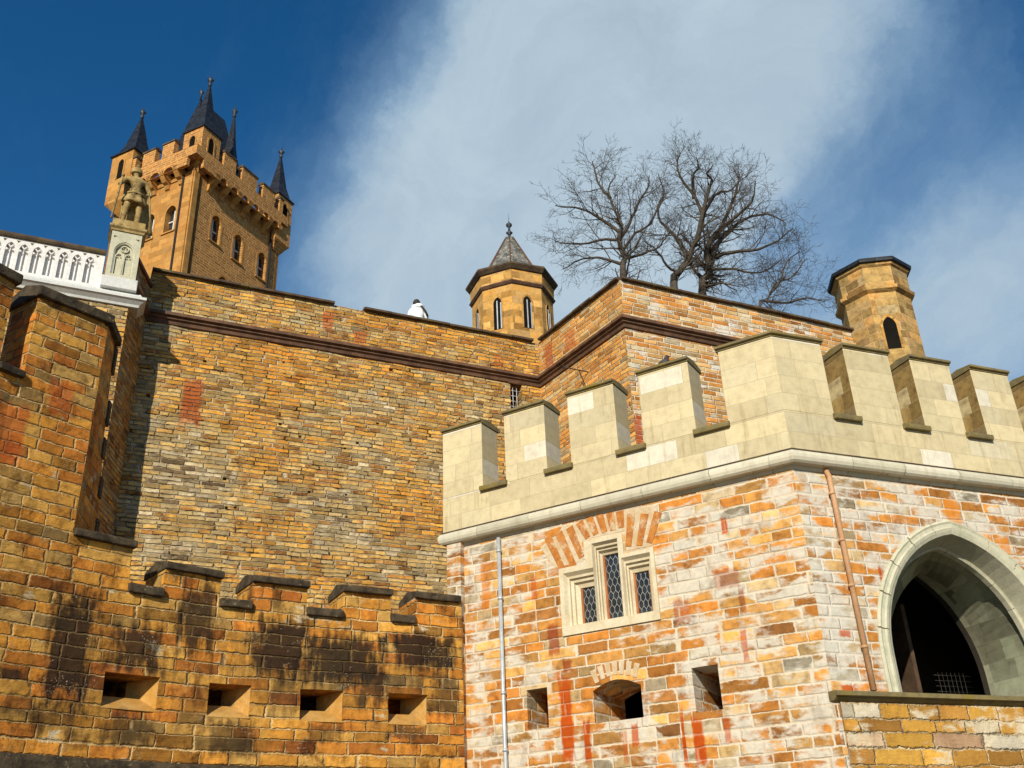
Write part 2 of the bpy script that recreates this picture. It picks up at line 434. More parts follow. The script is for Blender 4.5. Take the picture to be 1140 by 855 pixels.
def Fpix(x, y):
    r = ray(x, y)
    for i in range(len(FPTS) - 1):
        a, b = FPTS[i], FPTS[i + 1]; t = b - a; det = r.x * -t.y + t.x * r.y
        k = (a.x * -t.y + t.x * a.y) / det; u = (r.x * a.y - r.y * a.x) / det
        if 0 <= u <= 1 and k > 0: return FS[i] + u * t.length, r.z * k
    return 0, 0


class Curved:
    P = Vector((0, 0))
    def pt(self, s, z, d=0.0): p = Fxy(s, d); return Vector((p.x, p.y, z))
    def off(self): return 0.0


FF = Curved()
RUST = (.40, .070, .003); DARKR = (.20, .04, .010); SOOT = (.035, .026, .014)


def bx(F, x0, y0, x1, y1, col, st, grow=1.0, off=None):
    """stain or painted shadow rectangle given by two picture corners, on the wall it belongs to"""
    a = F.pix(x0, y0); b = F.pix(x1, y1); o = F.off() if off is None else off
    return ((a[0] + b[0]) / 2 + o, (a[1] + b[1]) / 2, abs(b[0] - a[0]) / 2 * grow + .03, abs(a[1] - b[1]) / 2 * grow + .03, col, st)


def bz(F, x0, y0, x1, y1, amt):
    b = bx(F, x0, y0, x1, y1, None, 0); return b[:4] + (amt,)


class FwrapT:
    def pix(self, x, y): return Fpix(x, y)
    def off(self): return 0.0


FW = FwrapT()
OR1 = (.62, .275, .055); OR2 = (.52, .20, .035); OR3 = (.66, .36, .10); TAN = (.58, .40, .18); GREY = (.36, .32, .24); BRN = (.26, .11, .035); PALE = (.62, .52, .36); LGR = (.44, .42, .36)

boxC = [bx(FC, 618, 752, 636, 850, RUST, 1), bx(FC, 646, 800, 654, 850, RUST, 1), bx(FC, 754, 790, 761, 850, RUST, 1), bx(FC, 767, 796, 783, 850, RUST, 1), bx(FC, 700, 805, 707, 830, RUST, .85),
        bx(FC, 606, 695, 618, 728, DARKR, .8), bx(FC, 745, 668, 765, 690, DARKR, .6), bx(FC, 790, 635, 822, 650, DARKR, .6),
        bx(FC, 800, 575, 806, 590, RUST, .9), bx(FC, 532, 625, 541, 680, (.55, .2, .03), .7), bx(FC, 803, 800, 810, 825, RUST, .7), bx(FC, 822, 700, 830, 735, RUST, .7), bx(FC, 820, 655, 826, 680, DARKR, .6), bx(FC, 588, 640, 593, 668, RUST, .6), bx(FC, 690, 812, 695, 850, RUST, .5), bx(FC, 623, 735, 632, 745, DARKR, .8)]
boxD = [bx(FD, 984, 628, 992, 655, RUST, .9), bx(FD, 1055, 552, 1078, 580, (.62, .24, .03), .85), bx(FD, 940, 700, 952, 706, RUST, .8), bx(FD, 943, 762, 958, 770, RUST, .9), bx(FD, 1118, 600, 1132, 615, (.62, .24, .03), .7)]
M_C = masonry('patched_orange_masonry', .175, .42, [(0, (.34, .15, .045)), (.14, (.48, .19, .035)), (.30, OR2), (.5, (.58, .27, .06)), (.66, (.60, .31, .09)), (.80, OR3), (.90, TAN), (1, GREY)], ((.66, .58, .45), (.56, .43, .28)), mw=.015, irr=.55,
              lime=(.47, .60, 1.7, (.64, .59, .49), .08, [bz(FC, 740, 570, 885, 850, .05), bz(FC, 520, 600, 620, 850, -.01), bz(FC, 560, 640, 760, 800, -.10)]), boxes=boxC, bump=.9, relief=.014, var=.8, mottle=.7, dirt=.40, courses=.34)
M_D = masonry('limewashed_masonry', .175, .40, [(0, (.42, .2, .06)), (.2, OR2), (.5, OR1), (.8, TAN), (1, GREY)], ((.66, .60, .50), (.56, .46, .34)), mw=.015, irr=.55,
              lime=(.44, .58, 1.8, (.64, .60, .51), .08, [bz(FD, 880, 510, 960, 800, .07), bz(FD, 1000, 500, 1140, 600, -.06)]), boxes=boxD, bump=.9, relief=.014, var=.8, mottle=.7, dirt=.35, courses=.34)
M_D2 = masonry('ochre_rubble', .21, .62, [(0, (.40, .19, .04)), (.3, (.55, .29, .05)), (.6, (.62, .34, .06)), (.8, (.38, .15, .05)), (.92, PALE), (1, (.5, .5, .46))], ((.70, .56, .34), (.4, .26, .12)), mw=.013, irr=1.0,
               lime=(.60, .70, 1.2, (.70, .60, .42), .2), bump=1.0, relief=.035, var=.6, crack=.7)
boxA = [bx(FA, 205, 420, 222, 475, (.42, .09, .02), .8), bx(FA, 360, 345, 370, 370, (.42, .10, .02), .8), bx(FA, 394, 368, 408, 385, (.48, .13, .03), .7), bx(FA, 550, 395, 560, 410, (.48, .14, .03), .6)]
zA = [bz(FA, 165, 360, 600, 470, -.12), bz(FA, 140, 440, 270, 660, .20), bz(FA, 300, 480, 420, 620, .10), bz(FA, 165, 305, 600, 400, -.22), bz(FA, 380, 560, 520, 650, -.05)]
palA = [(0, (.56, .22, .03)), (.20, (.64, .30, .045)), (.38, (.66, .37, .08)), (.46, (.36, .15, .04)), (.56, (.64, .41, .13)), (.70, (.52, .36, .15)), (.82, (.42, .32, .16)), (.90, (.66, .54, .34)), (1, (.24, .16, .08))]
M_A = masonry('weathered_rubble_wall', .110, .38, palA, ((.66, .52, .33), (.38, .27, .14)), mw=.011, irr=1.25, region=(.38, .52), boxes=boxA, zones=zA, bump=1.0, relief=.065, var=.85, crack=1.0, mottle=.5, dirt=.35, courses=.36)
boxB = [bx(FB, 606, 385, 616, 408, (.42, .10, .02), .8), bx(FB, 628, 372, 640, 385, (.42, .10, .02), .6)]
M_B = masonry('retaining_return_masonry', .120, .40, [(0, OR2), (.35, OR1), (.6, OR3), (.8, TAN), (1, GREY)], ((.72, .60, .42), (.45, .32, .18)), mw=.013, irr=.8, region=(.8, .25), boxes=boxB, bump=.9, relief=.035, crack=.5)
boxE = [bx(FE, 703, 460, 716, 495, (.34, .07, .02), .9), bx(FE, 745, 330, 760, 345, OR1, .5)]
M_E = masonry('retaining_end_masonry', .135, .42, [(0, BRN), (.15, OR2), (.45, (.60, .28, .07)), (.7, TAN), (.88, PALE), (1, LGR)], ((.76, .66, .50), (.55, .42, .27)), mw=.014, irr=.7, region=(.7, .3),
              lime=(.57, .68, 1.3, (.70, .66, .58), .2), boxes=boxE, bump=.85, relief=.03, crack=.3)
S1, S2 = (.022, .017, .010), (.036, .026, .014)
boxF = [bx(FW, 62, 640, 96, 800, S1, 1), bx(FW, 125, 690, 178, 750, S2, .95), bx(FW, 205, 640, 235, 730, S2, .95), bx(FW, 190, 600, 205, 650, S2, .7), bx(FW, 278, 680, 345, 760, S1, 1), bx(FW, 340, 700, 430, 770, S1, 1),
        bx(FW, 430, 700, 515, 750, S1, 1), bx(FW, 400, 745, 432, 790, S2, .8), bx(FW, 478, 745, 512, 800, S2, .75), bx(FW, 300, 745, 330, 800, S2, .5), bx(FW, 232, 800, 285, 842, S1, .75), bx(FW, 115, 790, 172, 830, S2, .75),
        bx(FW, 338, 805, 385, 828, S2, .7), bx(FW, 432, 808, 475, 822, S2, .75), bx(FW, 0, 745, 25, 757, S1, .9), bx(FW, 30, 780, 85, 820, S2, .6), bx(FW, 0, 770, 40, 800, S2, .6), bx(FW, 270, 640, 282, 680, S2, .6), bx(FW, 305, 655, 313, 680, S2, .7)]  # the thin S1 box at the far left is a painted cast shadow
boxF += [bx(FW, 200, 690, 515, 790, S2, .45), bx(FW, 40, 660, 190, 800, S2, .30), bx(FW, 0, 800, 515, 842, S2, .22), bx(FW, 60, 420, 78, 470, (.45, .10, .015), .7), bx(FW, 0, 440, 20, 520, (.42, .09, .015), .7), bx(FW, 190, 760, 228, 800, (.26, .14, .04), .5)]
M_F = masonry('sooty_ochre_masonry', .178, .46, [(0, (.36, .11, .02)), (.2, (.50, .18, .025)), (.45, (.56, .25, .035)), (.70, (.56, .30, .06)), (.85, (.42, .25, .07)), (.95, (.30, .19, .07)), (1, (.5, .42, .27))], ((.70, .48, .22), (.44, .27, .09)), mw=.012, irr=.75, region=(.7, .25),
              boxes=boxF, bump=1.0, relief=.035, crack=.5, mottle=.7, var=.8, courses=.34, lichen=.9, dirt=.9, lime=(.66, .74, 1.6, (.62, .54, .38), .15, [bz(FW, 0, 590, 130, 700, .10), bz(FW, 130, 0, 131, 1, 0)]))
M_CREAM = masonry('cream_ashlar', .335, .80, [(0, (.58, .49, .30)), (.25, (.61, .52, .32)), (.45, (.58, .49, .30)), (.62, (.62, .52, .32)), (.76, (.56, .48, .30)), (.86, (.61, .53, .35)), (.88, (.66, .61, .48)), (1, (.68, .63, .52))], ((.44, .37, .23), (.38, .31, .19)), mw=.0050, irr=.06,
                  boxes=[bx(FD, 873, 368, 880, 420, (.60, .30, .06), .75)], bump=.25, relief=.008, rough=.85, courses=.10, var=.4, mottle=.25, edge=.2, dirt=.15, drip=.6, tone=.30)
M_CREAMSH = masonry('shaded_cream_ashlar', .335, .70, [(0, (.34, .25, .10)), (.5, (.30, .20, .07)), (.8, (.40, .33, .18)), (1, (.45, .42, .30))], ((.35, .27, .14), (.3, .24, .12)), mw=.0045, irr=.2, bump=.3, relief=.01, mottle=.8)  # browner copy of the cream ashlar, with shade in its colour
M_LOOP = plain('loophole_dressing', (.46, .235, .05), (.54, .32, .10), 4, .85, .7, .02, c3=(.34, .20, .07))
M_TOW = masonry('tower_brickwork', .21, .52, [(0, (.38, .16, .035)), (.3, (.44, .185, .038)), (.7, (.48, .21, .045)), (1, (.44, .20, .05))], ((.62, .42, .21), (.54, .34, .15)), mw=.026, irr=.3, bump=.5, relief=.02, mottle=.3, tone=.6)
M_TOWL = masonry('tower_dressed_stone', .42, 1.0, [(0, (.42, .20, .05)), (.5, (.50, .25, .065)), (1, (.48, .26, .08))], ((.36, .19, .06), (.32, .165, .05)), mw=.014, irr=.2, bump=.3, relief=.01, mottle=.3, tone=.5)
M_TUR = masonry('turret_ashlar', .30, .62, [(0, (.48, .25, .06)), (.5, (.56, .31, .085)), (.85, (.58, .34, .11)), (1, (.46, .28, .11))], ((.46, .30, .13), (.40, .25, .09)), mw=.008, irr=.2, bump=.35, relief=.012, mottle=.45)
M_TUR2 = masonry('stair_turret_ashlar', .27, .55, [(0, (.34, .22, .08)), (.4, (.43, .28, .10)), (.7, (.50, .28, .09)), (1, (.40, .30, .15))], ((.62, .44, .22), (.40, .27, .12)), mw=.010, irr=.5, bump=.6, relief=.02, mottle=.7)
M_COP = plain('dark_coping_stone', (.055, .036, .024), (.11, .075, .045), 3.0, .85, .6, .02, c3=(.12, .09, .035))
M_CAP = plain('sooty_cap_stone', (.030, .022, .013), (.085, .062, .036), 5.0, .9, .9, .03, spots=(14, .64, (.20, .16, .09)))
M_CAPG = plain('mossy_cap_stone', (.15, .12, .06), (.22, .17, .07), 5.0, .9, .6, .015, c3=(.20, .15, .03))
M_MOULD = masonry('pale_moulding_stone', 12.0, 1.15, [(0, (.52, .49, .37)), (.5, (.58, .54, .42)), (1, (.62, .58, .46))], ((.20, .18, .12), (.25, .22, .15)), mw=.006, irr=.02, bump=.3, relief=.006, courses=0.0, var=.3, mottle=.2, dirt=.12, drip=.45, tone=.25)
M_GREEN = plain('greenish_dressed_stone', (.44, .43, .31), (.54, .51, .38), 3.0, .85, .3, .01)
M_BRND = plain('brown_string_stone', (.085, .045, .028), (.16, .085, .05), 3.0, .8, .5, .02)
M_WHITE = plain('white_painted_stone', (.66, .64, .62), (.72, .70, .68), 2.0, .7, .15, .006)
M_WHITEG = plain('pale_grey_stone', (.54, .55, .53), (.60, .60, .57), 2.5, .75, .25, .01)
M_FRAME = plain('cream_window_stone', (.56, .47, .31), (.64, .56, .40), 3.0, .8, .3, .008)
M_SLATE = masonry('slate_roofing', .16, .26, [(0, (.014, .016, .022)), (.5, (.020, .024, .032)), (1, (.030, .034, .044))], ((.02, .022, .028), (.03, .03, .035)), mw=.010, irr=.3, bump=.6, relief=.012, rough=.45, mottle=.4)
M_SLATEG = masonry('grey_slate_roofing', .13, .2, [(0, (.13, .13, .12)), (.5, (.20, .20, .18)), (1, (.28, .27, .25))], ((.05, .05, .05), (.06, .06, .05)), mw=.010, irr=.3, bump=.6, relief=.012, rough=.6, mottle=.5)
M_LEAD = plain('lead_sheet', (.03, .034, .04), (.06, .065, .075), 6, .5, .1, .004, metal=.3)
M_LEADC = plain('lead_came', (.24, .25, .25), (.34, .35, .35), 12, .6, .1, .002)
M_IRON = plain('dark_iron', (.03, .028, .026), (.06, .05, .045), 8, .6, .2, .004, metal=.6)
M_ZINC = plain('zinc_pipe', (.42, .44, .46), (.55, .57, .58), 5, .45, .1, .003, metal=.3)
M_COPPER = plain('painted_copper_pipe', (.46, .25, .12), (.56, .32, .17), 4, .6, .1, .003)
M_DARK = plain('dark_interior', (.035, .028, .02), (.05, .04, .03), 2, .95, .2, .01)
M_VOID = plain('unlit_opening', (.008, .007, .006), (.012, .010, .008), 2, .9, 0, .01, spec=.05)  # near-black colour stands for the shade inside the turret openings
M_WOOD = plain('dark_oak', (.06, .038, .022), (.10, .06, .035), 5, .7, .3, .01)
M_REDF = plain('red_brown_frame', (.30, .10, .035), (.38, .14, .05), 6, .6, .1, .003)
M_STAT = plain('weathered_statue_stone', (.27, .18, .065), (.42, .30, .12), 6, .9, .6, .02, c3=(.13, .09, .04))
M_VOUS = plain('orange_voussoir_brick', (.50, .20, .04), (.36, .12, .025), 7, .85, .9, .02, c3=(.55, .40, .24))
M_VMORT = plain('pale_pointing_mortar', (.50, .36, .20), (.58, .49, .36), 5, .9, .4, .01)
M_BARK = plain('dark_grey_bark', (.055, .043, .032), (.09, .072, .054), 3, .95, .5, .02)
M_LEAF = plain('dry_brown_leaves', (.16, .07, .025), (.24, .12, .04), 5, .8, 0)
M_GRAV = plain('packed_gravel', (.10, .085, .06), (.14, .12, .085), 1.2, .95, .6, .03)


def glassmat(name, col, rough=.12):
    mt, n, bs = newmat(name)
    g = n.node('ShaderNodeTexCoord').outputs['Object']
    v = n.node('ShaderNodeTexVoronoi'); n.put(v.inputs['Vector'], g); v.inputs['Scale'].default_value = 11
    n.put(bs.inputs['Base Color'], n.mix(n.sep(v.outputs['Color'])[0], tuple(c * .6 for c in col), tuple(c * 1.5 for c in col)))
    bs.inputs['Roughness'].default_value = rough; bs.inputs['Specular IOR Level'].default_value = .8
    bp = n.node('ShaderNodeBump'); bp.inputs['Strength'].default_value = .25; bp.inputs['Distance'].default_value = .01
    n.put(bp.inputs['Height'], n.noise(g, 14, 2, .5)); n.t.links.new(bp.outputs[0], bs.inputs['Normal'])
    return mt


M_GLASS = glassmat('leaded_window_glass', (.022, .027, .032))

ZG = -EYE    # ground level (z is measured from the eye)

# ------------------------------------------------------------------ ground
g = MB(); g.face([(-900, -900, ZG), (900, -900, ZG), (900, 900, ZG), (-900, 900, ZG)])
o = g.build('ground', M_GRAV); o['kind'] = 'structure'
tb = MB()
poly = [FA.xy(-24, -1.2), FA.xy(0, -1.2), FB.xy(3.9, -1.2), FE.xy(14, -1.2), Vector((60, 60)), Vector((40, 110)), Vector((-60, 110)), Vector((-60, 30))]
tb.face([(p.x, p.y, 13.0) for p in poly][::-1])
o = tb.build('terrace_ground', M_GRAV); o['kind'] = 'structure'

# ------------------------------------------------------------------ high retaining wall (A, B, E)
def gridwall(mb, F, S, Z, solid, d0, d1, rough=0.0, frq=1.3):
    def nz(s, z): return 0 if not rough else rough * (noise.noise(Vector((s * frq, z * frq * 1.4, 3.1))) + .5 * noise.noise(Vector((s * frq * 3.1, z * frq * 4, 9.1))))
    o = F.off(); nS, nZ = len(S) - 1, len(Z) - 1
    ok = [[solid((S[i] + S[i + 1]) / 2, (Z[j] + Z[j + 1]) / 2) for j in range(nZ)] for i in range(nS)]
    idx = {}
    def V(i, j, k):
        key = (i, j, k)
        if key not in idx:
            idx[key] = len(mb.v); mb.v.append(F.pt(S[i], Z[j], d0 + nz(S[i], Z[j]) if k == 0 else d1))
        return idx[key]
    def add(vs_, uv): mb.f.append(tuple(vs_)); mb.uv.append(uv); mb.sm.append(False)
    for i in range(nS):
        for j in range(nZ):
            if not ok[i][j]: continue
            a, b, c, d = (i, j), (i + 1, j), (i + 1, j + 1), (i, j + 1)
            add([V(*q, 0) for q in (a, b, c, d)], [(S[q[0]] + o, Z[q[1]]) for q in (a, b, c, d)])
            add([V(*q, 1) for q in (a, d, c, b)], [(S[q[0]] + o, Z[q[1]]) for q in (a, d, c, b)])
            T = d0 - d1
            if i == 0 or not ok[i - 1][j]: add([V(*a, 0), V(*d, 0), V(*d, 1), V(*a, 1)], [(S[i] + o, Z[j]), (S[i] + o, Z[j + 1]), (S[i] + o - T, Z[j + 1]), (S[i] + o - T, Z[j])])
            if i == nS - 1 or not ok[i + 1][j]: add([V(*b, 0), V(*b, 1), V(*c, 1), V(*c, 0)], [(S[i + 1] + o, Z[j]), (S[i + 1] + o + T, Z[j]), (S[i + 1] + o + T, Z[j + 1]), (S[i + 1] + o, Z[j + 1])])
            if j == 0 or not ok[i][j - 1]: add([V(*a, 0), V(*a, 1), V(*b, 1), V(*b, 0)], [(S[i] + o, Z[j]), (S[i] + o, Z[j] - T), (S[i + 1] + o, Z[j] - T), (S[i + 1] + o, Z[j])])
            if j == nZ - 1 or not ok[i][j + 1]: add([V(*d, 0), V(*c, 0), V(*c, 1), V(*d, 1)], [(S[i] + o, Z[j + 1]), (S[i + 1] + o, Z[j + 1]), (S[i + 1] + o, Z[j + 1] + T), (S[i] + o, Z[j + 1] + T)])


def span(marks, step):
    marks = sorted(set(round(x, 4) for x in marks)); out = [marks[0]]
    for a, b in zip(marks, marks[1:]):
        k = max(1, int(math.ceil((b - a) / step)))
        out += [a + (b - a) * i / k for i in range(1, k + 1)]
    return out


WTOP = 14.62
rw = thing('retaining_wall', 'tall orange and grey rubble castle wall with brown string course and dark coping, behind everything in the yard', 'castle wall', (K1.x, K1.y, ZG))
BW = (-.965, -.60, 12.28, 13.12)
putlogs = []
for (x, y) in [(344, 548), (385, 551), (312, 472), (384, 499), (250, 533), (252, 565), (262, 565), (334, 486), (386, 575), (420, 472), (473, 505), (316, 403), (228, 402), (165, 440), (387, 641), (496, 583), (398, 493), (435, 412)]:
    s_, z_ = FA.pix(x, y); w_ = random.uniform(.03, .055); putlogs.append((s_ - w_, s_ + w_, z_ - w_ * .8, z_ + w_ * .8))
mb = MB()
S = span([-10.93, 0, BW[0], BW[1]] + [q for p in putlogs for q in p[:2]], .32); Z = span([ZG - .2, 2, WTOP, BW[2], BW[3]] + [q for p in putlogs for q in p[2:]], .32)
hl = [BW] + putlogs
gridwall(mb, FA, S, Z, lambda s, z: not any(h[0] < s < h[1] and h[2] < z < h[3] for h in hl), 0, -1.2, rough=.045)
mb.build('wall', M_A, rw, merge=False)
mb = MB(); gridwall(mb, FB, span([0, 3.95], .3), span([3, WTOP], .35), lambda s, z: True, 0, -1.0, rough=0)
mb.build('wall', M_B, rw, merge=False)
mb = MB(); gridwall(mb, FE, span([0, 9.2], .4), span([3, WTOP], .35), lambda s, z: True, 0, -1.0, rough=0)
mb.build('wall', M_E, rw, merge=False)
path = [FA.xy(-10.93), FA.xy(0), FB.xy(3.95), FE.xy(9.0)]
mb = MB(); mb.sweep(path, [(-.02, 13.10), (.05, 13.14), (.08, 13.22), (.14, 13.25), (.14, 13.30), (.22, 13.32), (.22, 13.40), (.16, 13.44), (.02, 13.52), (-.02, 13.52)])
mb.build('string_course', M_BRND, rw)
# coping laid as separate slabs
mb = MB()
def slabs(mb, F, s0, s1, z, h, dout, din, L=.85, jit=.012, skip=()):
    s = s0
    while s < s1 - .05:
        e = min(s1, s + L * random.uniform(.8, 1.2))
        if not any(a < (s + e) / 2 < b for a, b in skip):
            j = random.uniform(-jit, jit); k = random.uniform(-jit, jit)
            mb.prism(F, [(dout + k, z + j), (dout + k, z + h * .6 + j), (dout - .12, z + h + j), (din, z + h + j + .02), (din, z + j)], s + .004, e - .004)
        s = e
slabs(mb, FA, -10.95, -.16, WTOP, .11, .12, -1.0, skip=[(-6.2, -5.0)])
slabs(mb, FB, .14, 3.94, WTOP, .11, .12, -.9)
slabs(mb, FE, .02, 8.75, WTOP, .11, .12, -.9)
mb.build('coping', M_COP, rw, bevel=.01)
# barred slit window
mb = MB(); F = FA
mb.box(F, BW[0], BW[1], BW[2], BW[3], -.62, -.66); mb.build('window_recess', M_DARK, rw)
mb = MB()
for k in (.33, .66): s_ = BW[0] + (BW[1] - BW[0]) * k; mb.tube([F.pt(s_, BW[2], -.10), F.pt(s_, BW[3], -.10)], .011, 6)
for k in range(1, 5): z_ = BW[2] + (BW[3] - BW[2]) * k / 5; mb.tube([F.pt(BW[0], z_, -.10), F.pt(BW[1], z_, -.10)], .009, 6)
mb.build('window_grille', M_ZINC, rw)
mb = MB(); mb.prism(F, [(.04, BW[3] + .0), (.04, BW[3] + .09), (-.1, BW[3] + .09), (-.1, BW[3])], BW[0] - .08, BW[1] + .08); mb.build('window_lintel', M_BRND, rw)
# iron bracket on the return wall
br = thing('iron_bracket', 'thin rusty iron bracket rod sticking out of the return wall below the string course', 'bracket', tuple(FB.pt(1.9, 12.35)))
s_, z_ = FB.pix(655, 414); mb = MB(); mb.tube([FB.pt(s_, z_, -.05), FB.pt(s_ - .1, z_, .75)], .016, 6); mb.tube([FB.pt(s_ - .03, z_ - .75, 0), FB.pt(s_ - .05, z_ + .02, .28)], .013, 6)
mb.tube([FB.pt(s_ - .1, z_ - .04, .75), FB.pt(s_ - .1, z_ + .05, .75)], .02, 6)
o = mb.build('rod', M_IRON, br)

# ------------------------------------------------------------------ terrace wall (G) with tracery balustrade
GS = -11.39
gw = thing('terrace_wall', 'rubble terrace wall carrying the white tracery balustrade, left of the tall rubble wall', 'wall', tuple(FG.pt(GS, ZG)))
mb = MB(); gridwall(mb, FG, span([-22, GS], .4), span([ZG, 12.74], .4), lambda s, z: True, 0, -1.1, rough=.03); mb.build('wall', M_A, gw, merge=False)
# slanted return joining the two walls
RP = FG.xy(GS); RQ = FA.xy(-10.93); rt = (RQ - RP); FR_ = Fr(RP, math.degrees(atan2(rt.x, rt.y)))
mb = MB(); gridwall(mb, FR_, span([.003, rt.length - .003], .3), span([ZG, 14.1], .35), lambda s, z: True, 0, -.5, rough=.0); mb.build('return_wall', M_A, gw, merge=False)
mb = MB()
mb.prism(FR_, [(-.02, 13.16), (.14, 13.30), (.14, 13.37), (-.02, 13.46)], 0, rt.length)
mb.prism(FR_, [(.06, 14.1), (.06, 14.2), (-.5, 14.2), (-.5, 14.1)], 0, rt.length); mb.build('string_course', M_BRND, gw)

bal = thing('balustrade', 'white stone balustrade with a row of blind pointed tracery arches along the terrace', 'balustrade', tuple(FG.pt(-13.5, 12.74)))
B0, B1 = -16.6, -12.08
mb = MB(); mb.sweep([FG.xy(B0), FG.xy(-11.22), FG.xy(-11.22, -.5)], [(-.02, 12.745), (.05, 12.745), (.07, 12.80), (.16, 12.88), (.20, 12.90), (.20, 12.97), (.10, 13.02), (.06, 13.10), (.02, 13.12), (-.3, 13.12), (-.3, 12.745)]); mb.build('plinth', M_WHITEG, bal)
hs = []; tr = []; pitch = .286
k = 0
sc_ = -12.385
while sc_ > B0 + .3:
    hs.append(pointed(sc_, .100, 13.76, .17, 6, 13.19)); tr.append(sc_); sc_ -= pitch
mb = MB(); mb.poly(FG, [(B0, 13.123), (B1, 13.123), (B1, 14.04), (B0, 14.04)], hs, .02, -.07, back=False); mb.build('arcade', M_WHITE, bal)
mb = MB(); mb.box(FG, B0, B1, 13.123, 14.04, -.075, -.2); mb.build('panel', M_WHITE, bal)
for sc_ in tr:   # cusps in every arch head, dark triangle painted as the shade of a notch between arches
    mb = MB()
    for sg in (-1, 1): mb.poly(FG, [(sc_ + sg * .100, 13.70), (sc_ + sg * .035, 13.735), (sc_ + sg * .100, 13.785)], (), .012, -.07, back=False)
    mb.poly(FG, [(sc_ - .062, 13.855), (sc_, 13.785), (sc_ + .062, 13.855), (sc_ + .04, 13.875), (sc_, 13.825), (sc_ - .04, 13.875)], (), .010, -.07, back=False)
    mb.box(FG, sc_ - .008, sc_ + .008, 13.19, 13.79, -.02, -.07)
    mb.build('tracery', M_WHITE, bal)
    mb = MB(); mb.poly(FG, [(sc_ + pitch / 2 - .045, 13.995), (sc_ + pitch / 2, 13.93), (sc_ + pitch / 2 + .045, 13.995)], (), .0225, .0, back=False); mb.build('spandrel_shade', M_COP, bal)
mb = MB(); mb.prism(FG, [(-.25, 14.04), (.07, 14.04), (.10, 14.09), (.10, 14.14), (.05, 14.18), (-.25, 14.18)], B0, B1); mb.build('handrail', M_COP, bal, bevel=.008)

ped = thing('statue_pedestal', 'tall square stone pedestal with carved blind tracery, ending the white balustrade', 'pedestal', tuple(FG.pt(-11.68, 12.9)))
p0, p1 = -12.02, -11.33
mb = MB(); mb.poly(FG, [(p0, 13.42), (p1, 13.42), (p1, 14.74), (p0, 14.74)], [pointed(-11.675, .235, 14.16, .30, 10, 13.52)], .12, .04, back=False)
mb.box(FG, p0, p1, 13.42, 14.74, .041, -.5); mb.build('shaft', M_GREEN, ped)
mb = MB(); mb.box(FG, p0 - .06, p1 + .06, 13.123, 13.42, .17, -.55); mb.build('foot', M_WHITEG, ped, bevel=.015)
mb = MB()
ap = pointed(-11.675, .205, 14.16, .26, 10, 13.52); mb.arch(FG, ap, [(0, .095), (.03, .11), (.03, .042), (0, .042)])
mb.tube([FG.pt(-11.675, 13.52, .07), FG.pt(-11.675, 14.14, .07)], .022, 6)
for sg in (-1, 1):
    a2 = pointed(-11.675 + sg * .105, .085, 14.02, .12, 6, 13.52); mb.arch(FG, a2, [(-.012, .05), (-.012, .085), (.012, .085), (.012, .05)])
    for q in range(3):
        an = pi / 2 + q * 2 * pi / 3; mb.tube([FG.pt(-11.675 + sg * .105 + .03 * cos(an), 14.06 + .03 * sin(an), .08), FG.pt(-11.675 + sg * .105 + .06 * cos(an), 14.06 + .06 * sin(an), .05)], .014, 5)
ring = [(-11.675 + .085 * cos(a * pi / 8), 14.275 + .085 * sin(a * pi / 8)) for a in range(17)]
mb.arch(FG, ring, [(-.012, .05), (-.012, .085), (.012, .085), (.012, .05)])
for q in range(4): an = pi / 4 + q * pi / 2; mb.tube([FG.pt(-11.675 + .03 * cos(an), 14.275 + .03 * sin(an), .07), FG.pt(-11.675 + .08 * cos(an), 14.275 + .08 * sin(an), .06)], .014, 5)
mb.build('tracery', M_GREEN, ped)
for sg in (-1, 1): mb = MB(); mb.poly(FG, [(-11.675 + sg * .29, 14.60), (-11.675 + sg * .20, 14.59), (-11.675 + sg * .29, 14.54)], (), .1225, .1, back=False); mb.build('spandrel_shade', M_COP, ped)  # dark triangles painted as shade in the spandrels
mb = MB(); mb.sweep([FG.xy(p0, -.5), FG.xy(p0, .12), FG.xy(p1, .12), FG.xy(p1, -.5)], [(-.1, 14.74), (.03, 14.74), (.04, 14.79), (.08, 14.83), (.08, 14.88), (.03, 14.90), (.03, 15.08), (-.1, 15.10)])
mb.box(FG, p0, p1, 14.745, 15.085, .10, -.5); mb.build('cap', M_STAT, ped)

# ------------------------------------------------------------------ knight statue
def skin_body(name, joints, edges, mat, parent, sub=2, root=0):
    me = bpy.data.meshes.new(name); me.from_pydata([tuple(j[0]) for j in joints], edges, []); me.materials.append(mat)
    o = bpy.data.objects.new(name, me); COL.objects.link(o)
    sk = o.modifiers.new('skin', 'SKIN'); sk.use_smooth_shade = True
    if not me.skin_vertices: me.skin_vertices.new(name='')
    for i, j in enumerate(joints):
        r = j[1]; me.skin_vertices[0].data[i].radius = (r, r) if not hasattr(r, '__len__') else r
        me.skin_vertices[0].data[i].use_root = (i == root)
    sb = o.modifiers.new('sub', 'SUBSURF'); sb.levels = sub; sb.render_levels = sub
    if parent is not None:
        o.parent = parent
        if parent.type == 'EMPTY': o.matrix_parent_inverse = Matrix.Translation(-Vector(parent.location))
    return o


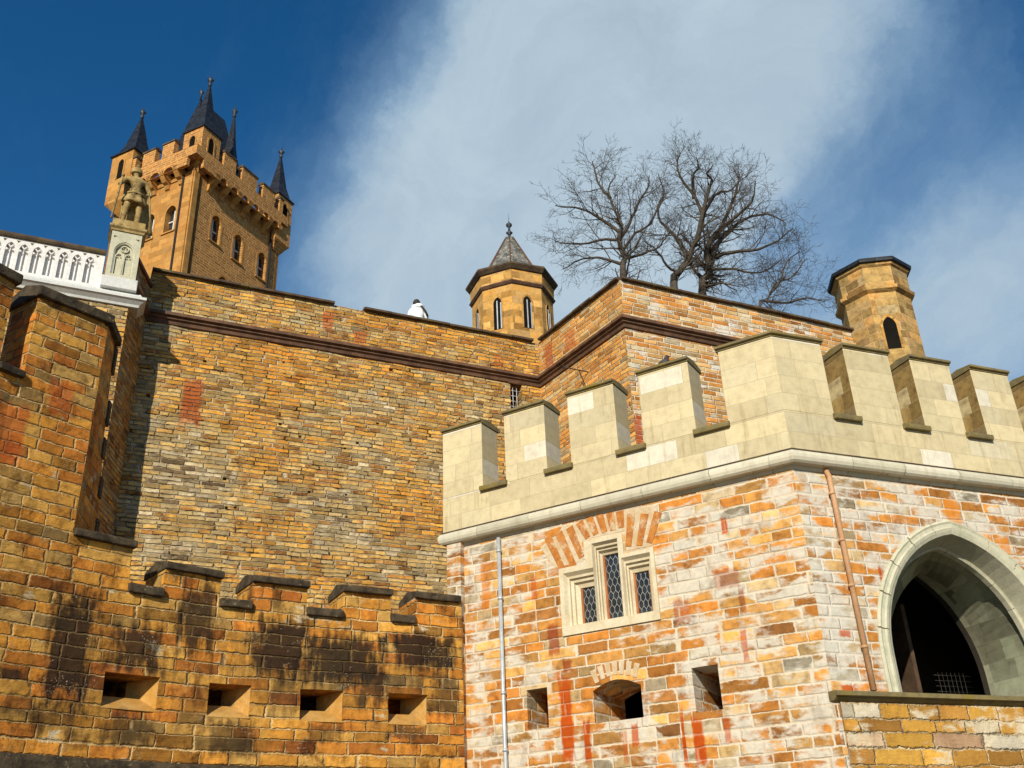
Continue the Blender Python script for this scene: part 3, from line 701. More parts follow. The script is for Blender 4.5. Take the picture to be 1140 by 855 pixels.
SB = FG.pt(-11.66, 15.10, -.19)
st = thing('knight_statue', 'weathered stone knight statue with helmet, belted tunic, staff and cloak standing on the pedestal', 'statue', tuple(SB))
fx = D(65 - 8) * 1.18; fn = D(155 - 8)      # statue's own right-of-picture axis and front axis
def sp(x, y, z): p = Vector((SB.x, SB.y)) + fx * x + fn * y; return Vector((p.x, p.y, SB.z + z))
J = [(sp(.02, 0, .95), (.15, .12)), (sp(.03, 0, 1.10), (.14, .11)), (sp(.01, .01, 1.30), (.19, .13)), (sp(-.01, 0, 1.44), (.15, .10)), (sp(-.02, .02, 1.53), .062), (sp(-.03, .04, 1.62), (.09, .10)), (sp(-.03, .04, 1.72), (.085, .095)),
     (sp(-.10, .01, .84), .11), (sp(-.14, .07, .50), .078), (sp(-.15, .02, .30), .072), (sp(-.16, -.01, .09), .045), (sp(-.18, .15, .04), .038),
     (sp(.11, .0, .84), .11), (sp(.14, .03, .50), .078), (sp(.14, -.01, .30), .072), (sp(.13, -.03, .09), .045), (sp(.17, .12, .04), .038),
     (sp(-.22, .0, 1.42), .075), (sp(-.34, .02, 1.20), .056), (sp(-.33, .14, .98 + .18), .042), (sp(-.31, .20, 1.20), .036),
     (sp(.20, .0, 1.42), .075), (sp(.31, -.02, 1.18), .056), (sp(.30, .10, .98), .043), (sp(.26, .17, .95), .038)]
Eg = [(0, 1), (1, 2), (2, 3), (3, 4), (4, 5), (5, 6), (0, 7), (7, 8), (8, 9), (9, 10), (10, 11), (0, 12), (12, 13), (13, 14), (14, 15), (15, 16), (3, 17), (17, 18), (18, 19), (19, 20), (3, 21), (21, 22), (22, 23), (23, 24)]
skin_body('body', J, Eg, M_STAT, st)
mb = MB()
def oval(mb, cz, rings, n=20, smooth=True, fold=0.0):
    R = []
    for (z, rx, ry, ox, oy) in rings:
        R.append([sp(ox + (rx + fold * rx * .12 * sin(7 * 2 * pi * k / n)) * cos(2 * pi * k / n), oy + (ry + fold * ry * .12 * sin(7 * 2 * pi * k / n)) * sin(2 * pi * k / n), z) for k in range(n)])
    for a, b in zip(R, R[1:]):
        for k in range(n): k2 = (k + 1) % n; mb.face([a[k], a[k2], b[k2], b[k]], None, smooth)
    mb.face(R[0][::-1]); mb.face(R[-1])
oval(mb, 0, [(.70, .25, .20, .01, .01), (.78, .235, .19, .01, .01), (.95, .17, .145, .02, 0), (1.0, .165, .14, .02, 0)], 28, fold=1.0); mb.build('tunic_skirt', M_STAT, st)
mb = MB(); oval(mb, 0, [(.97, .185, .155, .02, 0), (.975, .195, .165, .02, 0), (1.02, .195, .165, .02, 0), (1.03, .18, .15, .02, 0)]); mb.build('belt', M_STAT, st)
mb = MB(); oval(mb, 0, [(1.63, .115, .125, -.03, .03), (1.68, .12, .13, -.03, .03), (1.76, .105, .12, -.03, .03), (1.82, .06, .08, -.03, .02), (1.85, .02, .03, -.03, .02)])
mb.tube([sp(-.03, .12, 1.82), sp(-.03, .03, 1.90), sp(-.03, -.08, 1.86), sp(-.03, -.14, 1.74)], [.02, .035, .035, .015], 8); mb.build('helmet', M_STAT, st)
mb = MB(); mb.tube([sp(-.40, .22, .0), sp(-.33, .22, 1.16), sp(-.32, .21, 1.32)], [.024, .03, .03], 7); mb.tube([sp(-.32, .21, 1.32), sp(-.31, .21, 1.38), sp(-.31, .21, 1.42)], [.045, .04, .015], 6); mb.build('staff', M_STAT, st)
mb = MB()   # cloak falling behind and to the right
cr = [[sp(-.24 + .50 * u_, -.10 - .05 * sin(u_ * pi), 1.46) for u_ in [i / 10 for i in range(11)]]]
for t_ in (.25, .5, .75, 1.0):
    cr.append([sp(-.22 + .50 * u_ + t_ * (.02 + .22 * u_), -.10 - .10 * t_ - .05 * sin(u_ * 9), 1.46 - 1.36 * t_ ) for u_ in [i / 10 for i in range(11)]])
for a, b in zip(cr, cr[1:]):
    for k in range(10): mb.face([a[k], a[k + 1], b[k + 1], b[k]], None, True)
o = mb.build('cloak', M_STAT, st); so_ = o.modifiers.new('t', 'SOLIDIFY'); so_.thickness = .05
mb = MB(); mb.tube([sp(.27, .17, 1.0), sp(.36, .05, .55), sp(.44, -.05, .08)], [.022, .024, .012], 7); mb.tube([sp(.21, .20, .98), sp(.34, .15, .99)], .016, 6); mb.tube([sp(.27, .175, 1.0), sp(.25, .2, 1.12)], .017, 6); mb.build('sword', M_STAT, st)
mb = MB(); mb.box(FG, -12.0, -11.35, 15.086, 15.12, .09, -.45); mb.build('base', M_STAT, st)

# ------------------------------------------------------------------ low curved bastion wall (F)
bw = thing('bastion_wall', 'low curved ochre and soot-stained bastion wall with dark capped merlons and four loopholes', 'castle wall', tuple(FF.pt(9, ZG)))
MER = [(8.62, 9.55), (10.06, 10.98), (11.59, 12.43), (12.87, 13.76)]
CRE = [(8.08, 8.62), (9.55, 10.06), (10.98, 11.59), (12.43, 12.87)]
ZS, ZM = 4.22, 4.66
LOOP = [(7.93, 8.74), (9.52, 10.17), (10.96, 11.66), (12.42, 13.11)]
HM = [(5.99, 7.14), (4.05, 5.58), (2.15, 3.60), (.2, 1.65), (-1.7, -.25), (-3.6, -2.2)]    # tall merlons of the higher part, running on past the picture's edge
def Ftop(s):
    if s < 7.14:
        return 8.40 if any(a <= s <= b for a, b in HM) else 6.98
    if s < 8.08: return 4.88
    if any(a <= s <= b for a, b in MER): return ZM
    return ZS + .04
marks = [FS[0], FS[-1], 7.14, 8.08] + [q for p in MER + CRE + LOOP + HM for q in p] + FS
marks = [x for x in marks if FS[0] <= x <= FS[-1]]
S = span(marks, .24); Z = span([ZG - .2, 1.95, 2.56, 3.045, ZS + .04, ZM, 4.88, 6.98, 8.40], .24)
FT = .72
mb = MB()
gridwall(mb, FF, S, Z, lambda s, z: z < Ftop(s) and not (2.56 < z < 3.045 and any(a < s < b for a, b in LOOP)), 0, -FT, rough=.035, frq=1.6)
mb.build('wall', M_F, bw, merge=False)
# inner backing inside the loopholes, sloping sills
mb = MB()
for a, b in LOOP:
    P = [FF.pt(a, 2.565, .01), FF.pt(b, 2.565, .01), FF.pt(b, 2.77, -.32), FF.pt(a, 2.77, -.32)]; Q = [p + Vector((0, 0, -.012)) for p in P]
    mb.face(P); mb.face(Q[::-1])
    for i in range(4): mb.face([P[i], Q[i], Q[(i + 1) % 4], P[(i + 1) % 4]])
mb.build('loophole_sills', M_LOOP, bw)
for a, b in LOOP:   # splayed right-hand jambs
    mb = MB(); pr3 = [(b + .004, -.03), (b + .004, -.62), (b - .24, -.62)]
    A_ = [FF.pt(x, 2.56, d) for x, d in pr3]; B_ = [FF.pt(x, 3.05, d) for x, d in pr3]
    mb.face(A_[::-1]); mb.face(B_)
    for i in range(3): j = (i + 1) % 3; mb.face([A_[i], A_[j], B_[j], B_[i]])
    mb.build('loophole_jamb', M_LOOP, bw)
mb = MB(); ss_ = span([7.2, 13.6], .4)  # added backing plate and cover that keep the loopholes dark
for a, b in zip(ss_, ss_[1:]):
    mb.face([FF.pt(a, ZG, -1.7), FF.pt(b, ZG, -1.7), FF.pt(b, 3.7, -1.7), FF.pt(a, 3.7, -1.7)], [(a, ZG), (b, ZG), (b, 3.7), (a, 3.7)]); mb.face([FF.pt(a, 3.7, -FT), FF.pt(b, 3.7, -FT), FF.pt(b, 3.7, -1.7), FF.pt(a, 3.7, -1.7)])
mb.build('loophole_backing', M_F, bw, merge=False)
def capped(a, b, z, name, h=.105, ridge=.20, front=.09, parent=bw, th=FT, mat=None, ext=.03):
    n_ = max(2, int((b - a) / .3)); mb = MB(); prof = [(front, z - .015), (front, z + h - .02), (front - .03, z + h), (-th * .5, z + ridge), (-th - .05, z + h), (-th - .05, z - .015)]
    ss_ = [a - ext + (b - a + 2 * ext) * i / n_ for i in range(n_ + 1)]
    R = [[FF.pt(s, zz + random.uniform(-.006, .006), d + random.uniform(-.008, .008)) for d, zz in prof] for s in ss_]
    for A_, B_ in zip(R, R[1:]):
        for j in range(len(prof)): j2 = (j + 1) % len(prof); mb.face([A_[j], A_[j2], B_[j2], B_[j]])
    mb.face(R[0][::-1]); mb.face(R[-1])
    return mb.build(name, mat or M_CAP, parent, bevel=.014)
for i, (a, b) in enumerate(MER): capped(a, b - (.04 if i == 3 else 0), ZM, 'merlon_cap', ext=.02 if i < 3 else .0)
for a, b in CRE: capped(a, b, ZS, 'crenel_sill', h=.12, ridge=.14, ext=-.004)
capped(7.17, 8.08, 4.88, 'merlon_cap', h=.10, ridge=.16)
for a, b in HM:
    if a > FS[0]: capped(a, b, 8.40, 'merlon_cap', h=.16, ridge=.30, ext=.05)
for (b, a) in zip([h[0] for h in HM], [h[1] for h in HM[1:]]): capped(a, b, 6.98, 'crenel_sill', h=.10, ridge=.14, ext=-.004)
# shaded end wall of the higher part: it runs back from the corner
EN = Vector(Fxy(7.145, -.01)); FEn = Fr(EN, -10)
mb = MB(); mb.poly(FEn, [(.0, 4.86), (1.45, 4.86), (.80, 6.9), (.55, 8.38), (.0, 8.38)], (), .0, -.6); mb.build('end_wall', M_F, bw)
mb = MB()
mb.prism(FEn, [(.08, 8.36), (.08, 8.50), (-.05, 8.6), (-.5, 8.58), (-.5, 8.36)], -.05, .66)
for (s_, z_, h_) in [(.58, 7.85, .50), (.74, 7.0, .42), (.80, 6.45, .34), (.98, 5.85, .34), (1.15, 5.25, .30)]: mb.box(FEn, s_, s_ + .16, z_, z_ + h_, .03, -.25)
mb.build('end_blocks', M_CAP, bw, bevel=.015)
# dark plinth along the foot
mb = MB(); ss_ = span([FS[1], FS[-1] - .02], .4); mb.sweep([Fxy(s) for s in ss_], [(-.02, ZG - .1), (.09, ZG - .1), (.09, 1.80), (.07, 1.86), (-.02, 1.89)])
mb.build('plinth', M_CAP, bw)

# ------------------------------------------------------------------ gatehouse (C and D)
gh = thing('gatehouse', 'white-patched orange brick gatehouse with cream battlements, pointed archway and three-light window', 'gatehouse', (PC.x, PC.y, ZG))
BD = -.12       # brick face sits behind the parapet face
ZB = 5.86
LC = -6.22
# openings in the left face
win = [(-4.27, 3.79), (-2.50, 3.79), (-2.50, 4.97), (-3.03, 4.97), (-3.03, 5.32), (-3.76, 5.32), (-3.76, 4.94), (-4.27, 4.94)]
L1 = [(-5.02, 2.40), (-4.63, 2.40), (-4.63, 3.03), (-5.02, 3.03)]
ac = []
for k in range(9):
    t_ = k / 8; ac.append((-2.96 - .84 * t_, 2.86 + .13 * sin(pi * t_)))
L2 = [(-3.80, 2.37), (-2.96, 2.37)] + ac[0:]
L2 = [(-3.80, 2.37), (-2.96, 2.37)] + ac
L3 = [(-2.10, 2.34), (-1.68, 2.34), (-1.68, 2.99), (-2.10, 2.99)]
corner = math.tan(rad((120.7 - 68.5) / 2)) * .12
def c_solid(s, z):
    if -4.26 < s < -2.51 and 3.8 < z < (4.93 if s < -3.76 else 5.31 if s < -3.04 else 4.96): return False
    if -5.02 < s < -4.63 and 2.40 < z < 3.03: return False
    if -2.10 < s < -1.68 and 2.34 < z < 2.99: return False
    return not (-3.86 < s < -2.90 and 2.30 < z < 3.08)
mb = MB(); gridwall(mb, FC, span([LC, -5.02, -4.63, -4.26, -3.86, -3.76, -3.04, -2.90, -2.51, -2.10, -1.68, -corner], .4), span([ZG - .1, 2.30, 2.34, 2.40, 2.99, 3.03, 3.08, 3.8, 4.93, 4.96, 5.31, ZB], .4), c_solid, BD, BD - 1.15)
mb.poly(FC, [(-3.86, 2.30), (-2.90, 2.30), (-2.90, 3.08), (-3.86, 3.08)], [L2], BD, BD - 1.15, back=False)
mb.build('wall', M_C, gh, merge=False)
# right face with the archway
AC_, AH, AZ0, ASP, ARI = 2.90, 1.69, 2.38, 2.95, 2.02
archo = pointed(AC_, AH, ASP, ARI, 16, AZ0)
mb = MB(); mb.poly(FD, [(corner, AZ0 - .12), (9.5, AZ0 - .12), (9.5, ZB), (corner, ZB)], [[(a, z) for a, z in archo]], BD, BD - .36, back=False)
mb.build('wall', M_D, gh)
mb = MB(); mb.poly(FD, [(corner, ZG - .1), (.14, ZG - .1), (.14, AZ0 - .12), (corner, AZ0 - .12)], (), BD, BD - .5); mb.build('wall', M_D, gh)
mb = MB(); mb.poly(FD, [(.1405, ZG - .1), (9.5, ZG - .1), (9.5, AZ0 - .125), (.1405, AZ0 - .125)], (), BD + .03, BD - .5); mb.build('wall_base', M_D2, gh)
# arch stonework: outer hood, recessed order, splayed tunnel
def arch_quad(mb, F, pa, da, pb, db, smooth=False):
    for i in range(len(pa) - 1):
        mb.face([F.pt(*pa[i], da), F.pt(*pa[i + 1], da), F.pt(*pb[i + 1], db), F.pt(*pb[i], db)], None, smooth)
mb = MB()
mb.arch_blocks(FD, pointed(AC_, AH, ASP, ARI, 16, AZ0), [(.0, BD + .04), (.05, BD + .055), (.07, BD + .03), (.12, BD + .03), (.15, BD + .045), (.185, BD + .02), (.185, BD - .05), (.0, BD - .05)])
mb.build('arch_hood', M_GREEN, gh)
mb = MB()
p1_ = pointed(AC_, AH, ASP, ARI, 16, AZ0); p1b = pointed(AC_, AH - .05, ASP, ARI - .05, 16, AZ0)
p2 = pointed(AC_ + .04, AH - .17, ASP, ARI - .14, 16, AZ0); p3 = pointed(AC_ + .50, 1.04, ASP, 1.76, 16, AZ0)
arch_quad(mb, FD, p1_, BD + .0445, p1b, BD + .02); arch_quad(mb, FD, p1b, BD + .02, p2, BD - .36)
mb.arch_blocks(FD, p2, [(.12, BD - .46), (.12, BD - .34), (.07, BD - .28), (.03, BD - .31), (.02, BD - .36), (-.01, BD - .34), (-.04, BD - .37), (-.05, BD - .46)])
mb.build('arch_order', M_GREEN, gh)
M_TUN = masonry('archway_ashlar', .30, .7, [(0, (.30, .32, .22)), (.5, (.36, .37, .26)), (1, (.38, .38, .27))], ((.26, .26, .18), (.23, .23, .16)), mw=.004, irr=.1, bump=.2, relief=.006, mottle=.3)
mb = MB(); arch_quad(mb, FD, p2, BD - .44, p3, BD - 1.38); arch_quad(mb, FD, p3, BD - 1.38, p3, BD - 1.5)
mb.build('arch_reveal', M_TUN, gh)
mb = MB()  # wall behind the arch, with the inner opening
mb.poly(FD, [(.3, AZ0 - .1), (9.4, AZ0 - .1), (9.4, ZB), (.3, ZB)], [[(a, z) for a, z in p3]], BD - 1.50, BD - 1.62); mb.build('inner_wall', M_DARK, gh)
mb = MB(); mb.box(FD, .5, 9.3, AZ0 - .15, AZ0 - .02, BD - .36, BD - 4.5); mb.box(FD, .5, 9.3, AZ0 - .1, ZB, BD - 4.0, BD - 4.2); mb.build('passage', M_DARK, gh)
mb = MB(); mb.box(FD, 3.3, 3.38, AZ0, 4.3, BD - 1.9, BD - 2.9)
for k in range(5): mb.box(FD, 3.42 + k * .16, 3.55 + k * .16, AZ0, 4.4, BD - 2.9, BD - 2.96)
mb.build('door', M_WOOD, gh)
mb = MB()
for k in range(7): mb.tube([FD.pt(3.7 + k * .09, AZ0, BD - 1.8), FD.pt(3.7 + k * .09, AZ0 + .75, BD - 1.8)], .005, 5)
for k in range(6): mb.tube([FD.pt(3.6, AZ0 + .25 + k * .09, BD - 1.8), FD.pt(4.4, AZ0 + .25 + k * .09, BD - 1.8)], .005, 5)
mb.build('grille', M_IRON, gh)
# ledge under the archway
mb = MB(); mb.prism(FD, [(BD, AZ0 - .125), (BD + .05, AZ0 - .12), (BD + .10, AZ0 - .085), (BD + .10, AZ0 - .07), (BD + .16, AZ0 - .065), (BD + .16, AZ0 - .005), (BD + .10, AZ0 + .012), (BD - .35, AZ0 + .02), (BD - .35, AZ0 - .12)], .02, 9.4)
mb.build('ledge', M_CAPG, gh, bevel=.006)
# moulding under the parapet
mp = [FC.xy(LC - .36, -1.2), FC.xy(LC - .36), FC.xy(0), FD.xy(9.4)]
mb = MB()
mb.sweep(mp, [(-.30, 5.74), (-.11, 5.74), (-.08, 5.80), (.03, 5.80), (.065, 5.83), (.085, 5.88), (.085, 5.93), (.065, 5.98), (.03, 6.005), (-.03, 6.01), (-.30, 6.01)])
mb.build('moulding', M_MOULD, gh)
mb = MB(); mb.sweep(mp, [(-.03, 6.008), (.045, 6.008), (.045, 6.026), (-.03, 6.030)]); mb.build('moulding_fillet', M_COP, gh)
# parapet
PT = .56
mc = [(-6.60, -5.70), (-5.20, -4.33), (-3.84, -2.91), (-2.43, -1.485), (-.935, 0)]
md = [(0, .965), (1.415, 2.355), (2.81, 3.68), (4.145, 5.015), (5.47, 6.35), (6.82, 7.7)]
ZP, ZT = 6.70, 8.04
def corner_run(mb, s0, s1, z0, z1, t, d0=0.0):
    mb.sweep([FC.xy(s0), FC.xy(0), FD.xy(s1)], [(-t, z0), (d0, z0), (d0, z1), (-t, z1)])
mb = MB(); corner_run(mb, -6.60, 9.0, 6.02, ZP, PT); mb.build('parapet', M_CREAM, gh)
merl = []
for F, lst in ((FC, mc[:-1]), (FD, md[1:])):
    for a, b in lst:
        mb = MB(); mb.box(F, a, b, ZP + .002, ZT, 0, -PT)
        # left ends of the right-hand merlons have their shade painted in as brown stone
        mo = mb.build('merlon', M_CREAM, gh, bevel=.012)
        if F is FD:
            mo.data.materials.append(M_CREAMSH)
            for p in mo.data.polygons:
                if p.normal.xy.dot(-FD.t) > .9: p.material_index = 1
        cb = MB(); cb.prism(F, [(.012, ZT + .004), (.012, ZT + .03), (.055, ZT + .04), (.055, ZT + .085), (-PT * .5, ZT + .135), (-PT - .05, ZT + .09), (-PT - .05, ZT + .004)], a - .015, b + .015)
        c_ = cb.build('cap', M_CAPG, mo, bevel=.006)
mb = MB(); corner_run(mb, mc[-1][0], md[0][1], ZP + .002, ZT, PT); mo = mb.build('merlon', M_CREAM, gh, bevel=.012)
mb = MB(); mb.sweep([FC.xy(mc[-1][0] - .035), FC.xy(0), FD.xy(md[0][1] + .035)], [(.012, ZT + .004), (.012, ZT + .03), (.055, ZT + .04), (.055, ZT + .085), (-PT * .5, ZT + .135), (-PT - .05, ZT + .09), (-PT - .05, ZT + .004)]); mb.build('cap', M_CAPG, mo, bevel=.006)
for F, lst in ((FC, mc), (FD, md)):
    for (a, b), (c, d_) in zip(lst, lst[1:]):
        mb = MB(); mb.prism(F, [(.075, ZP - .05), (.085, ZP - .01), (.085, ZP + .035), (-.25, ZP + .11), (-PT - .03, ZP + .05), (-PT - .03, ZP - .01), (-.3, ZP - .0), (.0, ZP - .05)], b - .035, c + .035)
        mb.build('crenel_sill', M_CAPG, gh, bevel=.006)
# closed top and back so the inside stays dark
mb = MB()
pl = [FC.xy(-6.3, -.3), FC.xy(0, -.3) , FD.xy(9.4, -.3), FD.xy(9.4, -5.4), FC.xy(-6.3, -5.0)]
mb.face([(p.x, p.y, 6.3) for p in pl][::-1]); mb.face([(p.x, p.y, 6.2) for p in pl])
for a, b in ((pl[2], pl[3]), (pl[3], pl[4]), (pl[4], pl[0])): mb.face([(a.x, a.y, ZG), (b.x, b.y, ZG), (b.x, b.y, 6.3), (a.x, a.y, 6.3)])
mb.build('roof_deck', M_DARK, gh, merge=False)
mb = MB(); gridwall(mb, Fr(FC.xy(LC), 30.7), span([-.0, 5], 1), [ZG, ZB], lambda s, z: True, .0, -.3); mb.build('side_wall', M_C, gh, merge=False)

# three-light window
wn = MB(); FWn = FC
fr0, fr1, fr2, fr3 = BD + .035, BD - .03, BD - .10, BD - .17
lights = [(-3.99, -3.69, 4.00, 4.60), (-3.53, -3.22, 4.00, 5.08), (-3.00, -2.71, 4.00, 4.68)]
def stage(mb, grow, d0, d1, outer):
    mb.poly(FC, outer, [[(a - grow, b_ - (grow * .6)), (c - 0 + grow, b_ - grow * .6), (c + grow, t_ + grow * 1.1), (a - grow, t_ + grow * 1.1)] for (a, c, b_, t_) in lights], d0, d1, back=False)
ow = [(-4.265, 3.795), (-2.505, 3.795), (-2.505, 4.965), (-3.035, 4.965), (-3.035, 5.315), (-3.755, 5.315), (-3.755, 4.935), (-4.265, 4.935)]
def splay(mb, L, g0, d0, g1, d1):
    a, c, b_, t_ = L
    A_ = [(a - g0[0], b_ - g0[2]), (c + g0[1], b_ - g0[2]), (c + g0[1], t_ + g0[3]), (a - g0[0], t_ + g0[3])]
    B_ = [(a - g1[0], b_ - g1[2]), (c + g1[1], b_ - g1[2]), (c + g1[1], t_ + g1[3]), (a - g1[0], t_ + g1[3])]
    for i in range(4):
        j = (i + 1) % 4; mb.face([FC.pt(*A_[j], d0), FC.pt(*A_[i], d0), FC.pt(*B_[i], d1), FC.pt(*B_[j], d1)])
gl, gr_ = (.19, .07, .05), None
G0 = [(.20, .08, .06, .24), (.08, .09, .06, .17), (.09, .14, .06, .22)]
mb = MB()
HL_ = [(a - g_[0], c + g_[1], b_ - g_[2], t_ + g_[3]) for (a, c, b_, t_), g_ in zip(lights, G0)]
def in_frame(s, z):
    top = 4.935 if s < -3.755 else 5.315 if s < -3.035 else 4.965
    return z < top and not any(h[0] < s < h[1] and h[2] < z < h[3] for h in HL_)
gridwall(mb, FC, sorted({-4.265, -3.755, -3.035, -2.505} | {round(q, 4) for h in HL_ for q in h[:2]}), sorted({3.795, 4.935, 4.965, 5.315} | {round(q, 4) for h in HL_ for q in h[2:]}), in_frame, fr0, BD - .3)
for L, g_ in zip(lights, G0):
    prev = (g_, fr0)
    for k_, dd_, in ((.78, -.035), (.62, -.045), (.60, -.09), (.36, -.105), (.34, -.15), (.0, -.19), (.0, -.26)):
        ng = tuple(x * k_ for x in g_); splay(mb, L, prev[0], prev[1], ng, BD + dd_); prev = (ng, BD + dd_)
wf = mb.build('window_frame', M_FRAME, gh)
mb = MB()
for (a, c, b_, t_) in lights:
    mb.box(FC, a, a + .035, b_, t_, BD - .20, BD - .25); mb.box(FC, c - .012, c, b_, t_, BD - .20, BD - .25)
o = mb.build('casement', M_REDF, wf)
for (a, c, b_, t_) in lights:
    mb = MB(); mb.box(FC, a + .03, c - .006, b_, t_, BD - .235, BD - .245); pn = mb.build('pane', M_GLASS, wf)
    lb = MB(); w_ = c - a - .04; nx = 3; px = w_ / nx; pz = .165
    lo, hi = a + .037, c - .014
    z_ = b_ - .05; row = 0
    def seg(lb, s0, z0, s1, z1):
        # clip to the light
        pts_ = []
        n_ = 6
        for i in range(n_):
            t0, t1 = i / n_, (i + 1) / n_
            A_ = (s0 + (s1 - s0) * t0, z0 + (z1 - z0) * t0); B_ = (s0 + (s1 - s0) * t1, z0 + (z1 - z0) * t1)
            if all(lo <= q[0] <= hi and b_ <= q[1] <= t_ for q in (A_, B_)): lb.tube([FC.pt(*A_, BD - .231), FC.pt(*B_, BD - .231)], .0055, 4, cap=False)
    while z_ < t_:
        for i in range(-1, nx + 2):
            sx = a + .037 + (i + (.5 if row % 2 else 0)) * px * 1.0
            seg(lb, sx, z_, sx + px / 2, z_ + .055); seg(lb, sx, z_, sx - px / 2, z_ + .055)
            seg(lb, sx + px / 2, z_ + .055, sx + px / 2, z_ + .055 + .06)
        z_ += .115; row += 1
    lb.build('leading', M_LEADC, pn, merge=False)
# relieving arch of upright bricks over the window, and the small one over the middle loophole
vb = MB(); mbk = MB()
def vous(spec, dface, vb):
    for (s0, z0, s1, z1, w0, w1) in spec:
        dx, dz = s1 - s0, z1 - z0; l = hypot(dx, dz); px_, pz_ = -dz / l, dx / l
        q = [(s0 - px_ * w0 / 2 * -1, z0 + pz_ * w0 / 2 * 1), (s0 - px_ * w0 / 2, z0 - pz_ * w0 / 2), (s1 - px_ * w1 / 2, z1 - pz_ * w1 / 2), (s1 + px_ * w1 / 2, z1 + pz_ * w1 / 2)]
        q[0] = (s0 + px_ * w0 / 2, z0 + pz_ * w0 / 2)
        vb.poly(FC, q, (), dface, BD - .02, back=False)
spec = []
pts_ = [((627, 636), (610, 598)), ((640, 633), (622, 593)), ((648, 622), (634, 587)), ((655, 600), (645, 581)), ((664, 596.5), (656, 576)), ((673.5, 594), (667, 572)), ((683, 592), (679, 571)), ((692, 589), (690, 569)), ((700, 610), (703, 572)), ((712, 609), (718, 572)), ((723, 606), (733, 570))]
for (b0, t0) in pts_:
    a_ = FC.pix(*b0, BD); c_ = FC.pix(*t0, BD); spec.append((a_[0], a_[1] + .02, c_[0], c_[1], .105, .145))
vous(spec, BD + .014, vb)
o = vb.build('relieving_arch', M_VOUS, gh, bevel=.006)
back = [(-4.36, 4.98), (-3.80, 4.99), (-3.80, 5.36), (-2.99, 5.36), (-2.99, 5.01), (-2.52, 5.01), (-2.36, 5.66), (-2.9, 5.72), (-3.5, 5.72), (-4.1, 5.64), (-4.62, 5.40)]
mb = MB(); mb.poly(FC, back, (), BD + .004, BD - .02, back=False); mb.build('arch_mortar', M_VMORT, gh)
vb = MB(); spec = []
for k in range(9):
    t_ = k / 8; sx = -3.80 + .84 * t_; zz = 2.90 + .13 * sin(pi * t_); an = rad(115 - 50 * t_)
    spec.append((sx + .03 * cos(an), zz + .03 * sin(an), sx + .25 * cos(an), zz + .25 * sin(an), .075, .10))
vous(spec[1:-1], BD + .012, vb); vb.build('loophole_arch', M_VMORT, gh, bevel=.006)
# downpipes
mb = MB(); mb.tube([FC.pt(-5.43, ZG, BD + .07), FC.pt(-5.43, 5.72, BD + .07)], .036, 12)
for z_ in (5.45, 4.6, 3.0, 2.1, .9): mb.tube([FC.pt(-5.43, z_, BD + .07), FC.pt(-5.43, z_ + .05, BD + .07)], .046, 12); mb.box(FC, -5.46, -5.40, z_, z_ + .05, BD + .05, BD - .05)
pz_ = mb.build('downpipe', M_ZINC, gh)
mb = MB(); mb.tube([FD.pt(.64, 5.86, BD - .1), FD.pt(.645, 5.80, BD + .03), FD.pt(.66, 5.66, BD + .075), FD.pt(.72, AZ0 + .03, BD + .07)], .042, 12)
for z_ in (5.35, 4.6, 3.9, 3.0): mb.tube([FD.pt(.69 - (z_ - 3.6) * .02, z_, BD + .07), FD.pt(.69 - (z_ - 3.6) * .02, z_ + .04, BD + .07)], .050, 12)
o = mb.build('downpipe', M_COPPER, gh); o['label'] = 'copper-coloured downpipe'

# ------------------------------------------------------------------ great tower
tw = thing('castle_tower', 'large square orange brick castle tower with corbelled battlements and slate-spired corner turrets', 'tower', (TP.x, TP.y, 13.0))
LR, LL = 9.45, 7.6
ZT0, ZC0, ZC1, ZPB, ZMT = 20.0, 45.3, 46.9, 48.15, 49.35
def win_arch(F, s, z0, w, h): return pointed(s, w / 2, z0 + h - w * .62, w * .62, 6, z0)
wR = [win_arch(FTR, s, z, .95, 2.25) for s, z in ((2.65, 42.1), (5.0, 41.9), (7.65, 41.9), (3.9, 37.6))]
wL = [win_arch(FTL, s, z, .95, 2.2) for s, z in ((-1.75, 42.0), (-3.75, 42.0))]
mb = MB(); mb.poly(FTR, [(0, 13), (LR, 13), (LR, ZC1), (0, ZC1)], wR, 0, -.8, back=False); mb.build('wall', M_TOW, tw)
mb = MB(); mb.poly(FTL, [(-LL, 13), (0, 13), (0, ZC1), (-LL, ZC1)], wL, 0, -.8, back=False); mb.build('wall', M_TOWL, tw)
FTB = Fr(FTR.xy(LR), -64.0 + 0); FTB2 = Fr(FTL.xy(-LL), 26.0 + 180)
mb = MB(); mb.poly(FTB, [(0, 13), (LL, 13), (LL, ZC1), (0, ZC1)], (), 0, -.3, back=False); mb.poly(Fr(FTB.xy(LL), 206), [(0, 13), (LR, 13), (LR, ZC1), (0, ZC1)], (), 0, -.3, back=False); mb.build('wall', M_TOWL, tw)
